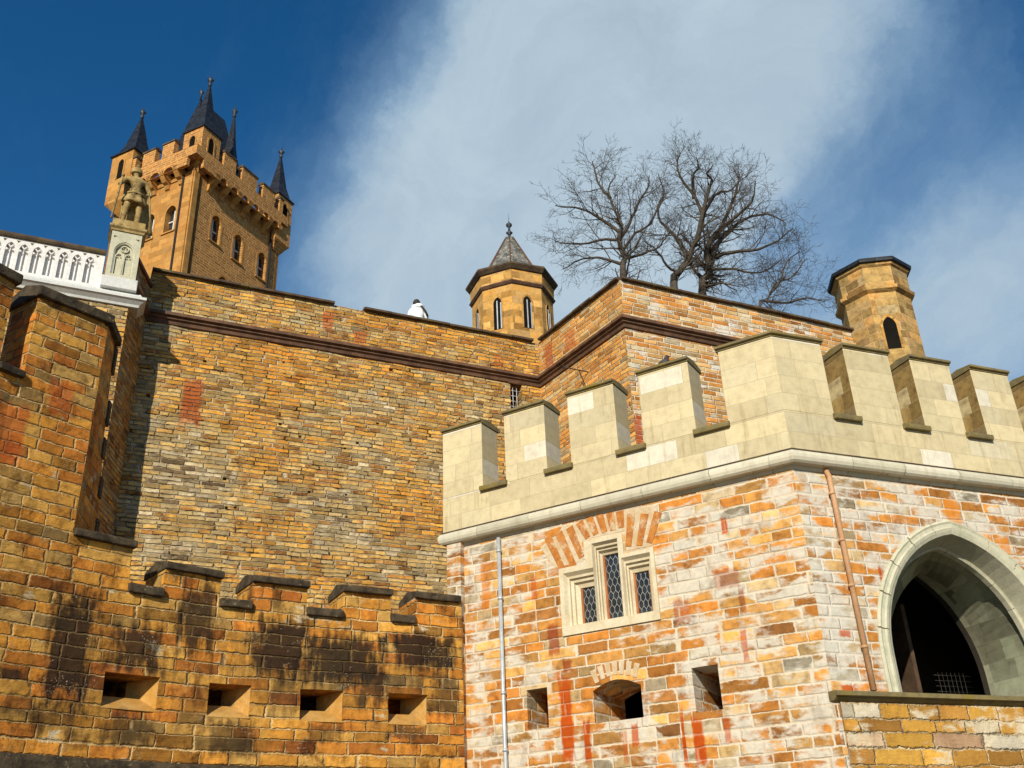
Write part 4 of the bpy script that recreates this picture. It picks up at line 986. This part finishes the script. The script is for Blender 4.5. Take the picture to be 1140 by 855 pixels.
for F, L_ in ((FTR, wR), (FTL, wL)):
    for w_ in L_:
        xs = [p[0] for p in w_]; zs = [p[1] for p in w_]; a, b = min(xs), max(xs); z0, z1 = min(zs), max(zs)
        mb = MB(); mb.arch(F, w_, [(.0, .02), (.16, .02), (.16, -.05), (0, -.05)]); mb.prism(F, [(.10, z0 - .16), (.10, z0 - .06), (-.3, z0), (-.3, z0 - .16)], a - .15, b + .15); mb.box(F, a - .0, b + .0, z0, z1, -.45, -.5)
        wo_ = mb.build('window', M_TOWL, tw); wo_.data.materials.append(M_GLASS)
        for p in wo_.data.polygons:
            c_ = p.center; dd = (Vector((c_.x, c_.y)) - F.P).dot(F.n)
            if dd < -.4: p.material_index = 1
        mb = MB(); cc = (a + b) / 2; mb.box(F, cc - .05, cc + .05, z0, z1 - .1, -.36, -.44); mb.box(F, a, b, z0 + 1.05, z0 + 1.15, -.36, -.44); mb.build('mullion', M_WHITEG, wo_)
# corbel table
PO = .80
cor = [FTL.xy(-LL), FTL.xy(0), FTR.xy(LR), FTB.xy(LL)]
for F, n_, s0, s1 in ((FTR, 7, 1.55, 8.55), (FTL, 5, -6.2, -1.1)):
    for k in range(n_):
        s = s0 + (s1 - s0) * k / (n_ - 1); corn = MB()
        corn.prism(F, [(0, 45.75), (.12, 45.8), (.22, 46.1), (.45, 46.2), (.70, 46.5), (PO, 46.65), (PO, 47.0), (0, 47.0)], s - .20, s + .20)
        corn.build('corbel', M_TOWL, tw)
mb = MB()
for F, n_, s0, s1 in ((FTR, 7, 1.55, 8.55), (FTL, 5, -6.2, -1.1)):   # little arches between the corbels
    stp = (s1 - s0) / (n_ - 1)
    lo_, hi_ = ((0, LR - .9) if F is FTR else (-LL + .9, 0))
    outer = [(lo_, 46.75)]
    mb.poly(F, [(lo_, 46.6), (hi_, 46.6), (hi_, 47.35), (lo_, 47.35)], [pointed(s0 + stp * (k + .5), stp / 2 - .2, 46.62, .42, 5) for k in range(n_ - 1)], PO, PO - .25, back=True)
pa = [FTL.xy(-LL + .9), FTL.xy(0), FTR.xy(LR - .9), FTR.xy(LR - .9, -LL + .9)]
mb.sweep(pa, [(PO - .5, 47.352), (PO, 47.352), (PO, ZPB), (PO - .5, ZPB)], closed=True); mb.build('parapet', M_TOW, tw)
mb = MB(); mb.face([(p.x, p.y, 47.4) for p in pa]); mb.build('roof_deck', M_SLATE, tw, merge=False)
def tmerlon(F, a, b, zt=ZMT):
    mb = MB(); mb.box(F, a, b, ZPB + .002, zt, PO, PO - .45); mo = mb.build('merlon', M_TOW, tw)
    mb = MB(); mb.prism(F, [(PO + .07, zt + .003), (PO + .07, zt + .14), (PO - .22, zt + .28), (PO - .52, zt + .14), (PO - .52, zt + .003)], a - .06, b + .06); mb.build('cap', M_COP, mo)
for a, b in ((1.9, 3.15), (3.85, 5.5), (6.2, 7.6), (8.2, 8.6)): tmerlon(FTR, a, b)
for a, b in ((-2.6, -1.5), (-4.5, -3.3), (-6.0, -5.2)): tmerlon(FTL, a, b)
for k in range(3): tmerlon(FTB, 1.6 + k * 1.8, 2.7 + k * 1.8)
FTB3 = Fr(FTB.xy(LL), 206)
for k in range(4): tmerlon(FTB3, 1.6 + k * 1.9, 2.8 + k * 1.9)
# corner turrets
def spire(mb, c, r, z0, z1, n=8, rot=0.0): mb.lathe(c, [(r * 1.10, z0 - .02), (r * 1.12, z0 + .08), (r * .78, z0 + .75), (r * .50, z0 + 1.9), (r * .26, z0 + (z1 - z0) * .66), (.08, z1)], n, rot)
def cturret(cx, cy, zb, ze, za, half, names=True):
    rot = rad(26 + 45) ; r = half * 1.4142
    mb = MB(); mb.lathe((cx, cy), [(.25, zb - 1.0), (.55, zb - .75), (r * .72, zb - .35), (r, zb), (r, ze)], 4, rot, cap=True)
    t = mb.build('corner_turret', M_TOW if names else M_TOWL, tw)
    for az_ in (26, 116, 206, -64):
        F = Fr(Vector((cx, cy)) + D(az_ + 90) * half, az_)
        w_ = pointed(0, .27, ze - .95, .4, 5, ze - 2.3)
        mb = MB(); mb.poly(F, w_, (), .012, -.03, back=False); wd = mb.build('window', M_VOID, t)
        mb = MB(); mb.arch(F, w_, [(.0, .05), (.12, .05), (.12, -.03), (0, -.03)]); mb.build('surround', M_TOWL, wd)
    mb = MB(); mb.lathe((cx, cy), [(r * 1.12, ze), (r * 1.14, ze + .10), (r * .80, ze + .5), (r * .52, ze + 1.5), (r * .30, ze + (za - ze) * .6), (.09, za - .5)], 8 if False else 4, rot)
    ro = mb.build('spire_roof', M_SLATE, t)
    mb = MB(); mb.lathe((cx, cy), [(.09, za - .55), (.16, za - .35), (.08, za - .2), (.10, za - .1), (.26, za + .08), (.10, za + .26), (.05, za + .45), (.0, za + .7)], 10, smooth=True); mb.build('finial', M_LEAD, ro)
c1 = (FTR.xy(.55, -.2)); cturret(c1.x, c1.y, 47.6, 50.15, 55.6, .90)
c2 = FTL.xy(-LL + 1.0, -.2); cturret(c2.x, c2.y, 45.9, 50.25, 55.0, 1.08, False)
c3 = FTR.xy(LR - .35, -.3); cturret(c3.x, c3.y, 45.8, 50.0, 55.0, .86)
c4 = FTB.xy(LL - .3, -.3); cturret(c4.x, c4.y, 46.4, 50.2, 55.2, 1.0)
# angle shafts on the near corner
mb = MB(); mb.box(FTL, -.75, -.0, 13, 46.6, .10, -.05); mb.box(FTR, .0, .45, 13, 46.6, .10, -.02); mb.build('corner_pilaster', M_TOWL, tw)
mb = MB(); mb.tube([FTL.pt(-.86, 13, .10), FTL.pt(-.86, 46.4, .10)], .10, 8); mb.tube([FTR.pt(LR - 1.15, 13, .10), FTR.pt(LR - 1.15, 46.4, .10)], .10, 8); mb.build('downpipe', M_IRON, tw)
# steep main roof
mb = MB(); a = [FTR.xy(1.0, -1.0), FTR.xy(6.6, -1.0), FTR.xy(6.6, -5.2), FTR.xy(1.0, -5.2)]
r0 = FTR.xy(2.4, -3.0); r1 = FTR.xy(5.2, -3.0); ZRg = 56.6
A3 = [Vector((p.x, p.y, 47.6)) for p in a]; R0 = Vector((r0.x, r0.y, ZRg)); R1 = Vector((r1.x, r1.y, ZRg))
mb.face([A3[0], A3[1], R1, R0]); mb.face([A3[1], A3[2], R1]); mb.face([A3[2], A3[3], R0, R1]); mb.face([A3[3], A3[0], R0]); mb.face(A3[::-1])
mr = mb.build('main_roof', M_SLATE, tw)
mb = MB(); mb.lathe((r0.x, r0.y), [(.1, ZRg - .1), (.08, ZRg + .5), (.22, ZRg + .7), (.05, ZRg + .9), (0, ZRg + 1.3)], 8, smooth=True); mb.build('finial', M_LEAD, mr)

c5 = FTR.xy(4.9, -1.75)
mb = MB(); mb.lathe((c5.x, c5.y), [(.72, 47.5), (.72, 51.0)], 8); rt_ = mb.build('roof_turret', M_SLATE, tw)
mb = MB(); mb.lathe((c5.x, c5.y), [(.86, 50.95), (.84, 51.1), (.62, 51.8), (.40, 53.2), (.09, 56.2)], 8); mb.build('spire_roof', M_SLATE, rt_)
mb = MB(); mb.lathe((c5.x, c5.y), [(.08, 56.1), (.18, 56.3), (.08, 56.45), (.25, 56.75), (.09, 56.95), (.0, 57.5)], 10, smooth=True); mb.build('finial', M_LEAD, rt_)

# ------------------------------------------------------------------ octagonal turrets
def octwin(F, z0, z1, w, t, bars=True):
    w_ = pointed(0, w / 2, z1 - w * .8, w * .8, 6, z0)
    mb = MB(); mb.arch(F, w_, [(.0, .012), (.07, .030), (.07, -.03), (0, -.03)]); wf_ = mb.build('window', M_TUR, t)
    mb = MB(); mb.poly(F, w_, (), .010, -.02, back=False); pn = mb.build('pane', M_VOID, wf_)  # sheet on the wall face, painted near-black as the opening's darkness
    if bars:
        mb = MB(); mb.box(F, -.035, .01, z0, z1 - w * .5, .03, .005); mb.box(F, w / 2 - .05, w / 2 - .01, z0, z1 - w * .8, .03, .005); mb.build('glazing_bar', M_ZINC, wf_)
oc = at(570.5, 340, 36.0); oc = (oc.x, oc.y)
ot = thing('octagonal_turret', 'octagonal orange stone turret with pointed grey slate roof and ball finial, behind the rubble wall', 'turret', (oc[0], oc[1], 13.0))
azc = math.degrees(atan2(oc[0], oc[1])) + 180
RO = 1.70; rot = rad(azc)
mb = MB(); mb.lathe(oc, [(RO, 13.0), (RO, 22.15)], 8, rot); mb.build('body', M_TUR, ot)
mb = MB(); mb.lathe(oc, [(RO, 22.12), (RO + .06, 22.15), (RO + .13, 22.24), (RO + .10, 22.30), (RO - .02, 22.34)], 8, rot, cap=False); mb.build('string_course', M_BRND, ot)
mb = MB(); mb.lathe(oc, [(RO + .06, 22.30), (RO + .08, 22.78)], 8, rot); mb.build('frieze', M_TUR, ot)
mb = MB(); mb.lathe(oc, [(RO + .04, 22.80), (RO + .12, 22.84), (RO + .26, 22.98), (RO + .27, 23.05), (RO, 23.12)], 8, rot); mb.build('eaves', M_COP, ot)
mb = MB(); mb.lathe(oc, [(RO + .22, 23.06), (RO - .48, 23.50), (.20, 25.5), (.08, 25.65)], 8, rot); rf = mb.build('roof', M_SLATEG, ot)
mb = MB()
for k in range(8):
    an = rot + 2 * pi * k / 8
    mb.tube([(oc[0] + r_ * sin(an), oc[1] + r_ * cos(an), z_) for r_, z_ in ((RO + .22, 23.08), (RO - .48, 23.53), (.20, 25.53))], .03, 5)
mb.build('roof_ridge', M_BRND, rf)
mb = MB(); mb.lathe(oc, [(.10, 25.5), (.06, 25.75), (.15, 25.84), (.06, 25.93), (.045, 26.12), (.13, 26.22), (.13, 26.30), (.03, 26.40), (.012, 26.5), (0, 27.0)], 12, smooth=True); mb.build('finial', M_LEAD, ot)
for k in range(8):
    azf = azc + 22.5 + 45 * k; F = Fr(Vector(oc) + D(azf) * RO * cos(pi / 8), azf - 90); octwin(F, 20.15, 21.65, .36, ot)

tc = at(977, 354, 28.6); tc = (tc.x, tc.y)
s2 = thing('stair_turret', 'octagonal tan stone stair turret with flat dark cap and one pointed opening', 'turret', (tc[0], tc[1], 13.0))
azt = math.degrees(atan2(tc[0], tc[1])) + 180 + 6
R2_ = 1.04; rot2 = rad(azt)
mb = MB(); mb.lathe(tc, [(R2_ + .05, 8.0), (R2_, 13.280), (R2_, 15.580)], 8, rot2); mb.build('body', M_TUR2, s2)
mb = MB(); mb.lathe(tc, [(R2_ - .02, 15.500), (R2_ + .13, 15.600), (R2_ + .15, 15.700), (R2_ + .02, 15.780)], 8, rot2, cap=False); mb.build('string_course', M_TUR2, s2)
mb = MB(); mb.lathe(tc, [(R2_ + .04, 15.730), (R2_ + .05, 16.400)], 8, rot2); mb.build('frieze', M_TUR2, s2)
mb = MB(); mb.lathe(tc, [(R2_ + .03, 16.380), (R2_ + .12, 16.440), (R2_ + .14, 16.500)], 8, rot2); mb.build('cornice', M_TUR2, s2)
mb = MB(); mb.lathe(tc, [(R2_ + .12, 16.502), (R2_ + .22, 16.520), (R2_ + .24, 16.620), (R2_ + .05, 16.740), (.0, 17.000)], 8, rot2); mb.build('roof', M_SLATE, s2)
azf = azt + 22.5
azw = azt - 22.5
F = Fr(Vector(tc) + D(azw) * R2_ * cos(pi / 8), azw - 90)
octwin(F, 13.62, 14.68, .38, s2, bars=False)

# ------------------------------------------------------------------ bare trees
class Tree:
    def __init__(s, name, label, base, group): s.root = thing(name, label, 'tree', base, group); s.lf = []
    def limb(s, pts, r0, r1, lvl, rnd):
        n = len(pts); rs = [r0 + (r1 - r0) * (i / (n - 1)) ** .8 for i in range(n)]
        if lvl == 0: s.br = MB(); s.tw = MB()
        (s.br if lvl == 0 else s.tw).tube(pts, rs, 8 if lvl == 0 else 5 if lvl == 1 else 3, cap=False)
        if lvl >= 4: return
        L = sum((pts[i + 1] - pts[i]).length for i in range(n - 1))
        k = int([L * 2.6, L * 3.2, L * 4.0, L * 2.6][lvl]) + 1
        for q in range(k):
            t = rnd.uniform(.18 if lvl == 0 else .12, 1.0); x = t * (n - 1); i = min(int(x), n - 2); p = pts[i].lerp(pts[i + 1], x - i)
            d0 = (pts[i + 1] - pts[i]).normalized()
            side = Vector((rnd.gauss(0, 1), rnd.gauss(0, 1), rnd.gauss(0, .8))); side = (side - d0 * side.dot(d0)).normalized()
            ang = rnd.uniform(.5, 1.15); d = (d0 * cos(ang) + side * sin(ang)).normalized()
            ln = [rnd.uniform(.9, 2.1) * (1.12 - .78 * t), rnd.uniform(.45, 1.0), rnd.uniform(.25, .6), rnd.uniform(.12, .32)][lvl]
            m_ = [6, 5, 4, 3][lvl]; P = [p]; cur = d
            for j in range(m_):
                cur = (cur + Vector((rnd.gauss(0, .13), rnd.gauss(0, .13), rnd.gauss(.05 if lvl < 3 else .0, .12)))).normalized(); P.append(P[-1] + cur * ln / m_)
            rr = rs[i] * [.42, .5, .55, .6][lvl]; rr = min(rr, [.06, .028, .014, .008][lvl]); rr = max(rr, .0055)
            s.limb(P, rr, max(.0045, rr * .35), lvl + 1, rnd)
            if lvl >= 1 and p.z < s.leafz and rnd.random() < .25: s.lf.append(P[-1])
    def finish(s):
        if s.lf:
            mb = MB(); rn = random.Random(4)
            for p in s.lf:
                for _ in range(3):
                    c = p + Vector((rn.gauss(0, .08), rn.gauss(0, .08), rn.gauss(0, .08))); a = Vector((rn.gauss(0, 1), rn.gauss(0, 1), rn.gauss(0, 1))).normalized() * .035; b = a.orthogonal().normalized() * .022
                    mb.face([c - a, c - b, c + a, c + b])
            mb.build('dead_leaves', M_LEAF, s.root, merge=False)


def smooth_path(P, k=3):
    out = []
    n = len(P)
    for i in range(n - 1):
        p0, p1, p2, p3 = P[max(i - 1, 0)], P[i], P[i + 1], P[min(i + 2, n - 1)]
        for j in range(k):
            t = j / k; out.append(.5 * ((2 * p1) + (p2 - p0) * t + (2 * p0 - 5 * p1 + 4 * p2 - p3) * t * t + (3 * p1 - p0 - 3 * p2 + p3) * t ** 3))
    out.append(P[-1]); return out


def zt(x, y, dist): return at(480 + x / 2.533, 130 + y / 2.533, dist)


def grow(name, label, dist, limbs, seed, leafz):
    rnd = random.Random(seed); b = limbs[0][0][0]; p = zt(b[0], b[1], dist); base = (p.x, p.y, 13.0)
    T = Tree(name, label, base, 'bare trees behind the castle wall'); T.leafz = leafz
    for pts, r0, dep in limbs:
        n = len(pts); P = [zt(x, y, dist + dep * (i / (n - 1)) ** 1.2) for i, (x, y) in enumerate(pts)]
        if pts is limbs[0][0]:
            P = [Vector((base[0], base[1], 13.0)), Vector((base[0] + .05, base[1], (13.0 + P[0].z) / 2))] + P
        P = smooth_path(P, 3)
        P = [q + Vector((rnd.gauss(0, .02), rnd.gauss(0, .02), rnd.gauss(0, .015))) if 0 < i < len(P) - 1 else q for i, q in enumerate(P)]
        T.limb(P, r0 * 1.25, .02, 0, rnd)
        lb_ = T.br.build('trunk' if pts is limbs[0][0] else 'limb', M_BARK, T.root, merge=False); T.tw.build('twigs', M_BARK, lb_, merge=False)
    T.finish()


grow('bare_tree', 'bare winter tree with wide spreading crown, standing nearest the stair turret', 37.5, [
    ([(765, 492), (785, 440), (790, 380), (835, 330), (880, 290), (950, 275), (1000, 300)], .20, 1.5),
    ([(785, 430), (778, 380), (800, 330), (862, 280), (905, 240), (915, 180)], .13, -1.5),
    ([(775, 470), (740, 430), (720, 400), (700, 380)], .09, .8),
    ([(788, 400), (850, 380), (920, 375), (975, 350), (1020, 315)], .085, -1.0),
    ([(800, 340), (850, 240), (865, 180), (850, 140)], .08, 1.2),
    ([(790, 430), (860, 430), (930, 440), (990, 400)], .06, 1.2),
    ([(770, 480), (820, 470), (870, 480)], .05, -1)], 11, 18.2)
grow('bare_tree', 'bare winter tree with the tallest crown, standing between the other two bare trees', 36.0, [
    ([(685, 475), (700, 440), (722, 400), (748, 350), (765, 285), (745, 230), (700, 170), (694, 135), (702, 100)], .17, 0.0),
    ([(722, 400), (700, 350), (670, 320), (640, 280), (655, 215), (640, 160)], .09, 1.4),
    ([(748, 350), (770, 260), (790, 180), (778, 160), (795, 135)], .09, -1.3),
    ([(762, 290), (800, 220), (850, 205), (880, 160)], .07, 1.0),
    ([(740, 230), (740, 160), (755, 145), (748, 115)], .06, -1.0),
    ([(700, 440), (665, 420), (640, 380), (600, 350)], .06, -1.4)], 5, 18.2)
grow('bare_tree', 'bare winter tree leaning left, the one nearest the octagonal turret', 35.0, [
    ([(542, 448), (545, 400), (530, 350), (535, 300), (512, 250), (502, 205), (520, 165)], .15, 0.0),
    ([(535, 330), (480, 290), (440, 265), (390, 255), (350, 250)], .07, -1.2),
    ([(505, 230), (475, 195), (462, 150), (455, 125)], .06, 1.0),
    ([(530, 350), (560, 300), (580, 250), (610, 200), (615, 165)], .07, -1.0),
    ([(545, 420), (490, 400), (430, 400), (370, 430)], .065, 1.4),
    ([(545, 400), (600, 385), (645, 365), (675, 320)], .055, -1.2), ([(538, 380), (575, 330), (620, 300), (640, 250), (660, 215)], .06, .9),
    ([(535, 345), (470, 350), (400, 360), (350, 350)], .06, .8)], 23, 18.2)
grow('bare_tree', 'small low bare tree peeping over the wall beside the stair turret', 36.5, [
    ([(925, 540), (945, 520), (975, 470), (1020, 450), (1060, 400)], .07, .8), ([(945, 520), (1010, 525), (1060, 510), (1110, 520)], .05, -.8), ([(960, 495), (990, 450), (1000, 410), (1040, 380)], .04, .5)], 31, 10)

# ------------------------------------------------------------------ visitor on the wall walk
pr = at(465, 352, 24.6 + 1.0); pz = 15.92
pe = thing('person', 'person in a white hooded jacket seen from behind over the coping of the rubble wall', 'person', (pr.x, pr.y, pz - 1.70))
pf = D(-6); pr_ = D(84)
def pp(x, y, z): q = Vector((pr.x, pr.y)) + pr_ * x - pf * y; return Vector((q.x, q.y, pz - 1.70 + z))
M_JAC = plain('white_jacket_cloth', (.74, .77, .82), (.82, .84, .88), 6, .8, .5, .02); M_HAIR = plain('dark_hair', (.03, .022, .018), (.05, .04, .03), 9, .7, .3, .01); M_JEAN = plain('dark_blue_trousers', (.03, .04, .08), (.05, .06, .1), 9, .8, .2, .01)
M_SKIN = plain('skin', (.50, .30, .21), (.56, .35, .25), 6, .6, .1, .005)
J = [(pp(0, 0, .95), (.16, .12)), (pp(0, 0, 1.15), (.15, .11)), (pp(0, 0, 1.36), (.18, .12)), (pp(0, 0, 1.45), .07), (pp(-.02, 0, 1.53), .065), (pp(-.03, 0, 1.62), .09),
     (pp(-.09, 0, .86), .10), (pp(-.10, 0, .48), .07), (pp(-.10, 0, .08), .05), (pp(.09, 0, .86), .10), (pp(.10, 0, .48), .07), (pp(.10, 0, .08), .05),
     (pp(-.20, 0, 1.38), .075), (pp(-.28, -.05, 1.12), .055), (pp(-.18, -.22, 1.12), .04), (pp(-.12, -.28, 1.13), .03), (pp(.20, 0, 1.38), .075), (pp(.28, -.05, 1.12), .055), (pp(.18, -.22, 1.12), .04), (pp(.12, -.28, 1.13), .03), (pp(-.10, -.14, .05), .035), (pp(.10, -.14, .05), .035)]
Eg = [(0, 1), (1, 2), (2, 3), (3, 4), (4, 5), (0, 6), (6, 7), (7, 8), (0, 9), (9, 10), (10, 11), (3, 12), (12, 13), (13, 14), (14, 15), (3, 16), (16, 17), (17, 18), (18, 19), (8, 20), (11, 21)]
skin_body('body', J, Eg, M_SKIN, pe)
JJ = [(p, (r * 1.18 if not hasattr(r, '__len__') else (r[0] * 1.18, r[1] * 1.22))) for p, r in J]
sel = [1, 2, 3, 12, 13, 14, 16, 17, 18, 0]; mp_ = {k: i for i, k in enumerate(sel)}
skin_body('jacket', [JJ[k] for k in sel], [(mp_[a], mp_[b]) for a, b in Eg if a in mp_ and b in mp_], M_JAC, pe, root=1)
sel = [0, 6, 7, 8, 9, 10, 11]; mp_ = {k: i for i, k in enumerate(sel)}
skin_body('trousers', [(J[k][0], (J[k][1] * 1.15 if not hasattr(J[k][1], '__len__') else (J[k][1][0] * 1.1, J[k][1][1] * 1.1))) for k in sel], [(mp_[a], mp_[b]) for a, b in Eg if a in mp_ and b in mp_], M_JEAN, pe)
def blob(mb, c, rx, ry, rz, n=14, m_=8, zmin=-1):
    R = []
    for i in range(m_ + 1):
        th = pi * i / m_; zz = max(cos(th), zmin); R.append([c + pr_.to_3d() * rx * sin(th) * cos(2 * pi * k / n) + pf.to_3d() * ry * sin(th) * sin(2 * pi * k / n) + Vector((0, 0, rz * zz)) for k in range(n)])
    for a, b in zip(R, R[1:]):
        for k in range(n): mb.face([a[k], b[k], b[(k + 1) % n], a[(k + 1) % n]], None, True)
mb = MB(); blob(mb, pp(-.035, .015, 1.635), .112, .115, .13); mb.build('hair', M_HAIR, pe)
mb = MB(); blob(mb, pp(.03, .10, 1.49), .13, .08, .085); mb.build('hood', M_JAC, pe)
mb = MB(); mb.tube([pp(.10, .14, 1.46), pp(.22, .15, 1.30), pp(.30, .12, 1.12)], .03, 6); mb.build('bag_strap', M_HAIR, pe)
# pigeon on the gatehouse merlon
s_ = -2.03; bp_ = FC.pt(s_, ZT + .17, -.30)
pg = MB(); ax = D(120).to_3d()
def bl(mb, c, a, ra, rb, n=10, m_=8):
    u_ = a.normalized(); v_ = u_.orthogonal().normalized(); w_ = u_.cross(v_); R = []
    for i in range(m_ + 1):
        th = pi * i / m_; R.append([c + u_ * ra * cos(th) + (v_ * cos(2 * pi * k / n) + w_ * sin(2 * pi * k / n)) * rb * sin(th) for k in range(n)])
    for p, q in zip(R, R[1:]):
        for k in range(n): mb.face([p[k], q[k], q[(k + 1) % n], p[(k + 1) % n]], None, True)
up_ = Vector((0, 0, 1))
bl(pg, bp_ + up_ * .10, ax + up_ * .35, .12, .06); bl(pg, bp_ + up_ * .19 + ax * .08, up_, .045, .036)
pg.tube([bp_ + up_ * .14 + ax * .05, bp_ + up_ * .19 + ax * .08], [.045, .033], 8); pg.tube([bp_ + up_ * .19 + ax * .11, bp_ + up_ * .185 + ax * .145], [.012, .003], 5)
pg.tube([bp_ + up_ * .08 - ax * .07, bp_ + up_ * .04 - ax * .2], [.035, .02], 6)
for sg in (-.02, .02): pg.tube([bp_ + up_ * .06 + D(30).to_3d() * sg, bp_ + D(30).to_3d() * sg], .006, 4)
M_BIRD = plain('dark_feathers', (.02, .02, .025), (.05, .05, .06), 12, .6, .2, .004)
tag(pg.build('pigeon', M_BIRD), 'small dark pigeon perched on a cream merlon cap of the gatehouse', 'bird')
